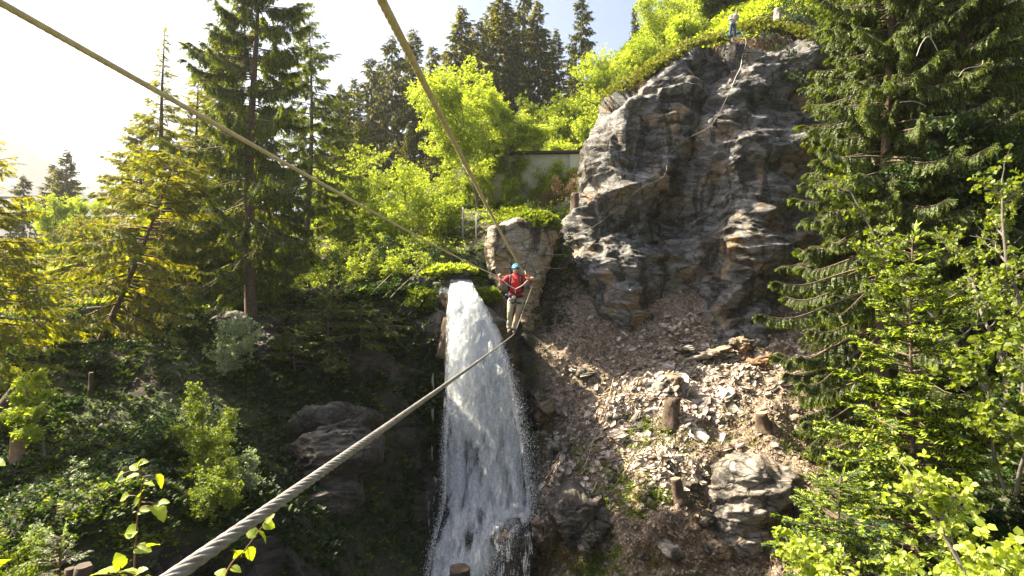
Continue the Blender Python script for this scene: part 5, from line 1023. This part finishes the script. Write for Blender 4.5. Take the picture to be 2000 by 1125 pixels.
shoot([P(-90, 1290, 1.7), P(-60, 1050, 1.7), P(-22, 908, 1.7)], [LZ(-22, 905, 36, 5, 1.7), LZ(-26, 912, 30, 80, 1.7)], 0.003, 'single leaf reaching in at the left edge', 5)
# ------------------------------------------------------------- people
M_SKIN = plain('skin', (0.50, 0.30, 0.21), 0.55, var=0.06); M_RED = plain('red_shirt', (0.50, 0.018, 0.022), 0.8, var=0.12, scale=20); M_KHAKI = plain('khaki_trousers', (0.34, 0.30, 0.22), 0.85, var=0.12, scale=15, bmp=0.2)
M_BLK = plain('black_webbing', (0.015, 0.015, 0.017), 0.6); M_TEAL = plain('blue_helmet', (0.01, 0.22, 0.42), 0.35, var=0.05); M_BLUEG = plain('blue_harness', (0.01, 0.16, 0.36), 0.6); M_GREYS = plain('grey_sweater', (0.40, 0.41, 0.43), 0.9, var=0.1); M_JEANS = plain('blue_jeans', (0.045, 0.085, 0.17), 0.85, var=0.2, scale=18); M_HAIR = plain('brown_hair', (0.16, 0.085, 0.04), 0.7, var=0.3, scale=40); M_SHOE = plain('trail_shoe', (0.10, 0.08, 0.06), 0.8, var=0.2); M_WEB = plain('pale_sling', (0.62, 0.50, 0.45), 0.7)
def skin_np(nodes, edges, root, sub=2):
    """overlapping ellipsoids along every bone, fused afterwards into one surface"""
    mb = MB(); W = lambda r_: np.array((r_[0], r_[1], (r_[0]+r_[1])*.5) if isinstance(r_, tuple) else (r_, r_, r_))
    for a, b in edges:
        pa, pb = np.array(nodes[a][0]), np.array(nodes[b][0]); ra, rb = W(nodes[a][1]), W(nodes[b][1]); L = np.linalg.norm(pb-pa); n = max(4, int(L/0.016))
        if isinstance(nodes[a][1], tuple) != isinstance(nodes[b][1], tuple):
            m_ = min(ra.min(), rb.min())*1.15; ra = np.minimum(ra, m_*1.3) if isinstance(nodes[a][1], tuple) else ra; rb = np.minimum(rb, m_*1.3) if isinstance(nodes[b][1], tuple) else rb
        for t in np.linspace(0, 1, n): mb.ico(pa+(pb-pa)*t, 1, 2, scale=ra+(rb-ra)*t)
    for k, (p_, r_) in nodes.items(): mb.ico(np.array(p_), 1, 2, scale=W(r_))
    return np.vstack(mb.V), [np.vstack(mb.F[3])]
def evaluate(o):
    bpy.context.view_layer.update(); dg = bpy.context.evaluated_depsgraph_get(); ev = o.evaluated_get(dg); m = ev.to_mesh(); V = np.array([v.co[:] for v in m.vertices]); q = [list(p.vertices) for p in m.polygons]; ev.to_mesh_clear()
    return V, [np.array([x for x in q if len(x) == k]) for k in (3, 4) if any(len(x) == k for x in q)]
def fuse(name, mb, mat, parent, origin, voxel=0.006, smooth=4):
    o = mb.build('tmp', mat); m = o.modifiers.new('r', 'REMESH'); m.mode = 'VOXEL'; m.voxel_size = voxel; m.use_smooth_shade = True
    s = o.modifiers.new('sm', 'SMOOTH'); s.factor = 0.5; s.iterations = smooth
    V, fs = evaluate(o); bpy.data.objects.remove(o); q = mesh(name, V, fs, mat, parent, True, origin=origin); q.location = (0, 0, 0); return q
def hand(mb, wrist, palm_dir, curl_dir, side, s=1.0, right=True):
    """palm + five fingers curling round something; palm_dir: wrist->knuckles, curl_dir: where the fingers bend to, side: across the knuckles (to the index finger)"""
    w_, f, c, sd = [np.array(a, float) for a in (wrist, unit(np.array(palm_dir, float)), unit(np.array(curl_dir, float)), unit(np.array(side, float)))]
    mb.ico(w_+f*0.045*s, 1, 3, scale=(1, 1, 1)); V = mb.V.pop(); V = (V-(w_+f*0.045*s)); V = w_+f*0.045*s+(V@np.stack([f, sd, c], 0).T*np.array([0.052, 0.042, 0.019])*s)@np.stack([f, sd, c], 0); mb.V.append(V)
    for i, L in enumerate((0.075, 0.082, 0.077, 0.062)):
        b = w_+f*0.085*s+sd*(0.03-0.02*i)*s; p = [b, b+(f*0.75+c*0.5)*L*0.42*s, b+(f*0.7+c*1.35)*L*0.5*s, b+(f*0.25+c*1.6)*L*0.55*s]; mb.tube(spline(p, 4), np.linspace(0.0092, 0.007, 13)*s, 8)
    b = w_+f*0.03*s+sd*0.038*s; mb.tube(spline([b, b+(sd*0.6+f*0.5+c*.3)*0.035*s, b+(f*0.6+c*1.1+sd*.2)*0.05*s], 5), np.linspace(0.012, 0.0085, 11)*s, 8)
def head(mb, c, s=1.0, look=(0, -1, 0)):
    V, T = ICO[4]; v = V.copy(); x, y, z = v.T
    y2 = y*1.0; v = np.stack([x*(0.074-0.020*np.clip(-z, 0, 1)), y*0.094, z*0.115], -1)
    f = np.clip(-y, 0, 1)
    v[:, 1] -= 0.024*np.exp(-((x/0.16)**2+((z+0.12)/0.20)**2))*f; v[:, 1] -= 0.008*np.exp(-((z-0.28)/0.12)**2)*f; v[:, 1] += 0.010*(np.exp(-(((x-.38)/.2)**2+((z-.08)/.12)**2))+np.exp(-(((x+.38)/.2)**2+((z-.08)/.12)**2)))*f
    v[:, 1] -= 0.008*np.exp(-((x/0.3)**2+((z+0.48)/0.10)**2))*f; v[:, 1] -= 0.012*np.exp(-((x/0.3)**2+((z+0.85)/0.15)**2))
    d = unit(np.array(look, float)); R = np.array(Vector((0, -1, 0)).rotation_difference(Vector(tuple(d))).to_matrix()); mb.add((v*s)@R.T+np.array(c), T)
    for sx in (-1, 1): mb.ico(np.array(c)+R@np.array([sx*0.075, 0.012, -0.005])*s, 0.02*s, 2, scale=(0.45, 0.8, 1.5))
    return R
def strap(mb, pts, w_, th, n=8):
    c = spline(pts, n); t = unit(np.gradient(c, axis=0)); out = np.array([0, -1.0, 0.1]); sd = unit(np.cross(t, out)); nn = np.cross(sd, t); V = np.concatenate([[c[i]+sd[i]*w_/2*a+nn[i]*th/2*b for a, b in ((-1, -1), (1, -1), (1, 1), (-1, 1))] for i in range(len(c))]).reshape(-1, 3)
    i = np.arange(len(c)-1)[:, None]*4; j = np.arange(4)[None]; k = (j+1) % 4; mb.add(V, np.stack([i+j, i+k, i+4+k, i+4+j], -1).reshape(-1, 4), [[0, 1, 2, 3], [len(V)-4, len(V)-1, len(V)-2, len(V)-3]])
# --- the person crossing the bridge
def Q1(x, y, dd=0.0): return P(900+x/5.114, 480+y/5.114, 14.0)+np.array([0, dd, 0])
o1 = FT.copy(); p1 = empty('person', o1, 'person in red T-shirt and blue helmet standing on the foot cable', 'person')
S = {'pelvis': (Q1(548, 520, .02), (.15, .11)), 'belly': (Q1(548, 455, .0), (.145, .105)), 'chest': (Q1(550, 370, 0), (.165, .12)), 'neck': (Q1(549, 305, .02), .06), 'headb': (Q1(549, 262, 0), .062),
     'rs': (Q1(470, 318, .0), .062), 're': (Q1(404, 388, -.04), .043), 'rw': (Q1(392, 325, -.10), .028),
     'ls': (Q1(632, 312, .0), .062), 'le': (Q1(722, 330, .02), .043), 'lw': (Q1(684, 336, -.20), .028),
     'rh': (Q1(510, 545, 0), .092), 'rk': (Q1(492, 665, -.10), .062), 'ra': (Q1(486, 820, -.01), .040),
     'lh': (Q1(588, 545, 0), .092), 'lk': (Q1(565, 665, -.03), .062), 'la': (Q1(530, 835, .03), .040)}
E = [('pelvis', 'belly'), ('belly', 'chest'), ('chest', 'neck'), ('neck', 'headb'), ('chest', 'rs'), ('rs', 're'), ('re', 'rw'), ('chest', 'ls'), ('ls', 'le'), ('le', 'lw'), ('pelvis', 'rh'), ('rh', 'rk'), ('rk', 'ra'), ('pelvis', 'lh'), ('lh', 'lk'), ('lk', 'la')]
Sb = {k: (v[0], tuple(x*.80 for x in v[1]) if isinstance(v[1], tuple) else v[1]*(0.8 if k in ('rs', 'ls', 'rh', 'lh', 'rk', 'lk', 'ra', 'la') else 1)) for k, v in S.items()}
mb = MB(); V, fs = skin_np(Sb, E, 'pelvis'); mb.add(V, *fs); hc = Q1(549, 235, -.02); head(mb, hc, 1.0, (0.0, -1, -.18))
hand(mb, S['rw'][0], GA-S['rw'][0]+np.array([0, 0, .05]), (0, -1, -.5), (1, 0, 0.2)); hand(mb, S['lw'][0], GB-S['lw'][0]+np.array([0, 0, .03]), (0, -.6, -.8), (-1, 0, .3))
fuse('body', mb, M_SKIN, p1, o1, 0.006, 3)
Sh = {'pelvis': (Q1(548, 505, .02), (.175, .135)), 'belly': (Q1(548, 450, .0), (.165, .125)), 'chest': (Q1(550, 375, 0), (.19, .15)), 'col': (Q1(549, 315, .02), (.13, .10)), 'rs': (Q1(472, 322, .0), .078), 'rm': (Q1(430, 358, -.02), .068), 'ls': (Q1(632, 316, .0), .078), 'lm': (Q1(672, 322, .01), .066)}
mb = MB(); V, fs = skin_np(Sh, [('pelvis', 'belly'), ('belly', 'chest'), ('chest', 'col'), ('chest', 'rs'), ('rs', 'rm'), ('chest', 'ls'), ('ls', 'lm')], 'belly'); V = V+0.006*fbm(V*9, 3, 4)[:, None]*unit(V-V.mean(0)); mb.add(V, *fs); fuse('shirt', mb, M_RED, p1, o1, 0.009, 2)
St = {'waist': (Q1(548, 500, .02), (.15, .12)), 'pelvis': (Q1(548, 530, .02), (.165, .13)), 'rh': (Q1(506, 560, 0), .095), 'rk': (Q1(490, 665, -.10), .070), 'rc': (Q1(488, 745, -.06), .060), 'ra': (Q1(482, 808, -.03), .063), 'lh': (Q1(594, 560, 0), .095), 'lk': (Q1(572, 665, -.0), .070), 'lc': (Q1(550, 745, .03), .060), 'la': (Q1(530, 835, .04), .063)}
mb = MB(); V, fs = skin_np(St, [('waist', 'pelvis'), ('pelvis', 'rh'), ('rh', 'rk'), ('rk', 'rc'), ('rc', 'ra'), ('pelvis', 'lh'), ('lh', 'lk'), ('lk', 'lc'), ('lc', 'la')], 'pelvis'); V = V+0.010*fbm(V*np.array([10, 10, 14]), 3, 5)[:, None]*np.array([1, 1, .2]); mb.add(V, *fs); fuse('trousers', mb, M_KHAKI, p1, o1, 0.009, 2)
for sx, a, lb in ((-1, Q1(484, 845, -.03), None), (1, Q1(528, 860, -.01), None)):
    mb = MB(); c = a+np.array([0, -.03, 0]); mb.ico(c, 1, 3, scale=(.048, .14, .045)); mb.ico(c+np.array([0, .05, .035]), 1, 3, scale=(.048, .06, .055)); mb.box(c+np.array([0, 0, -.035]), (.043, .13, .014), bevel=0.012); fuse('shoe', mb, M_SHOE, p1, o1, 0.007, 2)
def part(mb, name, mat, par, o, smooth=True): q = mb.build(name, mat, par, smooth, origin=o); q.location = (0, 0, 0); return q
mb = MB(); V, T = ICO[4]; v = V.copy(); keep_ = v[T].mean(1)[:, 2] > -0.12; rid = 1+0.035*np.cos(np.arctan2(v[:, 0], 1.0)*14)*np.clip(v[:, 2], 0, 1); v = v*np.array([.104, .128, .105])*rid[:, None]; v[:, 1] -= 0.02*np.clip(-V[:, 1], 0, 1)*np.clip(0.2-V[:, 2], 0, .3)*4
mb.add(v+hc+np.array([0, .012, .035]), T[keep_]); hel = part(mb, 'helmet', M_TEAL, p1, o1)
mb = MB(); strap(mb, [hc+np.array([-.085, -.02, .03]), hc+np.array([-.06, -.06, -.08]), hc+np.array([0, -.075, -.125]), hc+np.array([.06, -.06, -.08]), hc+np.array([.085, -.02, .03])], .014, .004); q = part(mb, 'chin_strap', M_BLK, hel, o1); 
mb = MB(); mb.box(hc+np.array([.028, -.105, .075]), (.03, .004, .010)); part(mb, 'helmet_label', plain('white_print', (.8, .8, .8)), hel, o1)
mb = MB()
for sx in (-1, 1): mb.ico(hc+np.array([sx*.031, -.088, .012]), 1, 2, scale=(.029, .012, .018)); mb.tube([hc+np.array([sx*.058, -.08, .015]), hc+np.array([sx*.078, .0, .01])], .004, 6)
mb.tube([hc+np.array([-.012, -.098, .016]), hc+np.array([.012, -.098, .016])], .004, 6); part(mb, 'sunglasses', M_BLK, p1, o1)
mb = MB(); mb.tube(spline([hc+np.array([-.022, -.088, -.052]), hc+np.array([0, -.097, -.056]), hc+np.array([.022, -.088, -.052])], 5), .0045, 6); part(mb, 'lips', plain('lips', (.45, .18, .15), .5), p1, o1)
mb = MB()
for xa, xb in ((497, 486), (603, 614)): strap(mb, [Q1(xa+(8 if xa < 550 else -8), 290, .08), Q1(xa, 296, -.10), Q1(xa, 340, -.155), Q1(xb, 400, -.155), Q1(xb-(6 if xa < 550 else -6), 450, -.10)], .055, .014)
strap(mb, [Q1(503, 345, -.165), Q1(550, 335, -.175), Q1(600, 325, -.165)], .024, .01); strap(mb, [Q1(486, 458, -.13), Q1(548, 470, -.155), Q1(612, 458, -.13)], .045, .012)
for xo in (476, 620): mb.box(Q1(xo, 400, .10), (.025, .11, .15), bevel=.02)
mb.box(Q1(548, 380, .23), (.15, .10, .24), bevel=.05); part(mb, 'backpack', M_BLK, p1, o1)
mb = MB(); strap(mb, [Q1(482, 500, -.02), Q1(500, 505, -.13), Q1(548, 508, -.165), Q1(596, 503, -.13), Q1(620, 498, -.02)], .05, .012)
for s_ in ((486, 560, 548, 575), (612, 560, 556, 575)): strap(mb, [Q1(s_[0], s_[1], -.0), Q1((s_[0]+s_[2])/2, s_[1]+12, -.125), Q1(s_[2], s_[3]-12, -.10)], .035, .01)
strap(mb, [Q1(545, 470, -.17), Q1(545, 520, -.17), Q1(550, 560, -.11)], .03, .012); har = part(mb, 'harness', M_BLK, p1, o1)
mb = MB(); mb.box(Q1(463, 492, -.06), (.05, .03, .022), bevel=.012); mb.box(Q1(490, 497, -.12), (.04, .02, .02), bevel=.012); strap(mb, [Q1(478, 545, -.06), Q1(490, 540, -.12), Q1(512, 536, -.14)], .022, .012); strap(mb, [Q1(600, 560, -.13), Q1(606, 585, -.12)], .03, .012); part(mb, 'gear_loops', M_BLUEG, har, o1)
mb = MB(); mb.ico(Q1(530, 515, -.17), 1, 2, scale=(.05, .025, .045)); part(mb, 'chalk_bag', plain('cream_pouch', (.55, .5, .4)), har, o1)
lan = empty('lanyard', Q1(545, 432, -.24), 'V shaped lanyard from both hand cables to the harness of the person in red', 'lanyard')
mb = MB(); mb.tube(spline([GA+np.array([.02, -.06, -.03]), Q1(470, 388, -.22), Q1(545, 432, -.24)], 6), .0105, 6); mb.tube(spline([GB+np.array([.0, -.06, -.03]), Q1(615, 395, -.24), Q1(545, 432, -.24)], 6), .0105, 6); mb.tube([Q1(545, 432, -.24), Q1(543, 455, -.2), Q1(545, 478, -.18)], .012, 6); lo = Q1(545, 432, -.24); part(mb, 'sling', M_WEB, lan, lo)
for g in (GA, GB):
    a = np.linspace(0, 2*math.pi, 15); mb = MB(); mb.tube(np.stack([0.028*np.cos(a), -.02+0*a, .055*np.sin(a)-.03], -1)+g, .007, 6, False); part(mb, 'carabiner', plain('red_carabiner', (.5, .05, .05), .4, .5), lan, lo)
# --- the person on the cliff top
D2 = 33.2
def Q2(x, y, dd=0.0): return P(1380+x/9.378, y/9.378, D2)+np.array([0, dd, 0])
o2 = Q2(480, 645); p2_ = empty('person', o2, 'person in grey sweater and blue jeans standing on the cliff top looking down', 'person')
S = {'pelvis': (Q2(478, 440), (.14, .11)), 'belly': (Q2(485, 385), (.13, .11)), 'chest': (Q2(515, 310), (.16, .12)), 'neck': (Q2(540, 262, -.02), .055), 'headb': (Q2(546, 240, -.04), .06), 'rs': (Q2(455, 290), .06), 're': (Q2(408, 362, 0), .042), 'rw': (Q2(455, 358, -.22), .03), 'ls': (Q2(575, 292), .06), 'le': (Q2(570, 372, 0), .042), 'lw': (Q2(505, 378, -.22), .03), 'rh': (Q2(448, 465), .085), 'rk': (Q2(440, 545, -.03), .058), 'ra': (Q2(428, 630), .04), 'lh': (Q2(508, 465), .085), 'lk': (Q2(515, 545, -.03), .058), 'la': (Q2(520, 630), .04)}
mb = MB(); V, fs = skin_np({k: (v[0], tuple(x*.80 for x in v[1]) if isinstance(v[1], tuple) else v[1]*.8) for k, v in S.items()}, E, 'pelvis'); mb.add(V, *fs); h2 = Q2(548, 222, -.07); R2 = head(mb, h2, 1.0, (.25, -.8, -.55)); hand(mb, S['rw'][0], (1, -.2, -.1), (0, -.3, -1), (0, -1, .3)); hand(mb, S['lw'][0], (-1, -.2, .1), (0, -.3, -1), (0, -1, .3)); fuse('body', mb, M_SKIN, p2_, o2, 0.009, 2)
mb = MB(); V, fs = skin_np({'pelvis': (Q2(478, 425), (.165, .13)), 'belly': (Q2(485, 385), (.16, .13)), 'chest': (Q2(515, 312), (.18, .14)), 'col': (Q2(538, 272), (.09, .08)), 'rs': (Q2(457, 292), .075), 're': (Q2(408, 362, 0), .06), 'rw': (Q2(448, 360, -.18), .045), 'ls': (Q2(573, 294), .075), 'le': (Q2(570, 372, 0), .06), 'lw': (Q2(515, 378, -.18), .045)}, [('pelvis', 'belly'), ('belly', 'chest'), ('chest', 'col'), ('chest', 'rs'), ('rs', 're'), ('re', 'rw'), ('chest', 'ls'), ('ls', 'le'), ('le', 'lw')], 'belly'); mb.add(V, *fs); fuse('sweater', mb, M_GREYS, p2_, o2, 0.012, 2)
mb = MB(); V, fs = skin_np({'waist': (Q2(478, 430), (.14, .11)), 'pelvis': (Q2(478, 450), (.15, .12)), 'rh': (Q2(448, 470), .10), 'rk': (Q2(440, 545, -.03), .078), 'ra': (Q2(428, 636), .07), 'lh': (Q2(508, 470), .10), 'lk': (Q2(515, 545, -.03), .078), 'la': (Q2(520, 636), .07)}, [('waist', 'pelvis'), ('pelvis', 'rh'), ('rh', 'rk'), ('rk', 'ra'), ('pelvis', 'lh'), ('lh', 'lk'), ('lk', 'la')], 'pelvis'); mb.add(V, *fs); fuse('trousers', mb, M_JEANS, p2_, o2, 0.012, 2)
mb = MB(); V, T = ICO[3]; kp = (V[T].mean(1)[:, 2]*1.0+V[T].mean(1)[:, 1]*0.75) > -0.25; mb.add(((V*np.array([.09, .11, .115]))*(1+.08*fbm(V*5, 3, 3))[:, None])@R2.T+h2+np.array([0, .01, .025]), T[kp]); part(mb, 'hair', M_HAIR, p2_, o2)
for a in (Q2(428, 648, -.04), Q2(520, 648, -.04)):
    mb = MB(); mb.ico(a, 1, 2, scale=(.05, .14, .045)); mb.ico(a+np.array([0, .05, .04]), 1, 2, scale=(.05, .06, .05)); fuse('shoe', mb, M_SHOE, p2_, o2, 0.012, 2)
def rag(c, s, label, seed):
    V, T = ICO[3]; v = V*np.array([1, .8, .45])*s; v = v*(1+.35*fbm(V*1.8+seed, 3, seed))[:, None]; o = mesh('rope_bag', v, [T], plain('teal_cloth', (.02, .30, .34), .7), smooth=True); o.location = tuple(c); tag(o, label, 'bag')
rag(Q2(440, 610, .35), .26, 'teal bag lying behind the legs of the person on the cliff top', 2); rag(Q2(605, 575, .2), .16, 'small teal pouch on the cliff top right of the person', 5)
# ------------------------------------------------------------- the air
lo = np.array([1e9]*3); hi = -lo
for o in scene.objects:
    if o.type == 'MESH' and o.data.vertices and (o.get('kind') == 'structure'):
        mw = np.array(o.matrix_world); bb = np.array([list(c)+[1] for c in o.bound_box])@mw.T; lo = np.minimum(lo, bb[:, :3].min(0)); hi = np.maximum(hi, bb[:, :3].max(0))
c = (lo+hi)/2; h = (hi-lo)/2+np.array([20, 20, 1.0])
m = bpy.data.materials.new('haze_air'); m.use_nodes = True; n = m.node_tree; n.nodes.clear(); out = N(n, 'ShaderNodeOutputMaterial'); pv = N(n, 'ShaderNodeVolumePrincipled'); pv.inputs['Density'].default_value = HAZE; pv.inputs['Color'].default_value = (0.95, 0.96, 1, 1); pv.inputs['Anisotropy'].default_value = 0.6
n.links.new(pv.outputs[0], out.inputs['Volume']); hz = MB().box((0, 0, 0), tuple(h)).build('haze', m); hz.location = tuple(c); tag(hz, kind='stuff'); print('HAZE BOX', lo, hi)
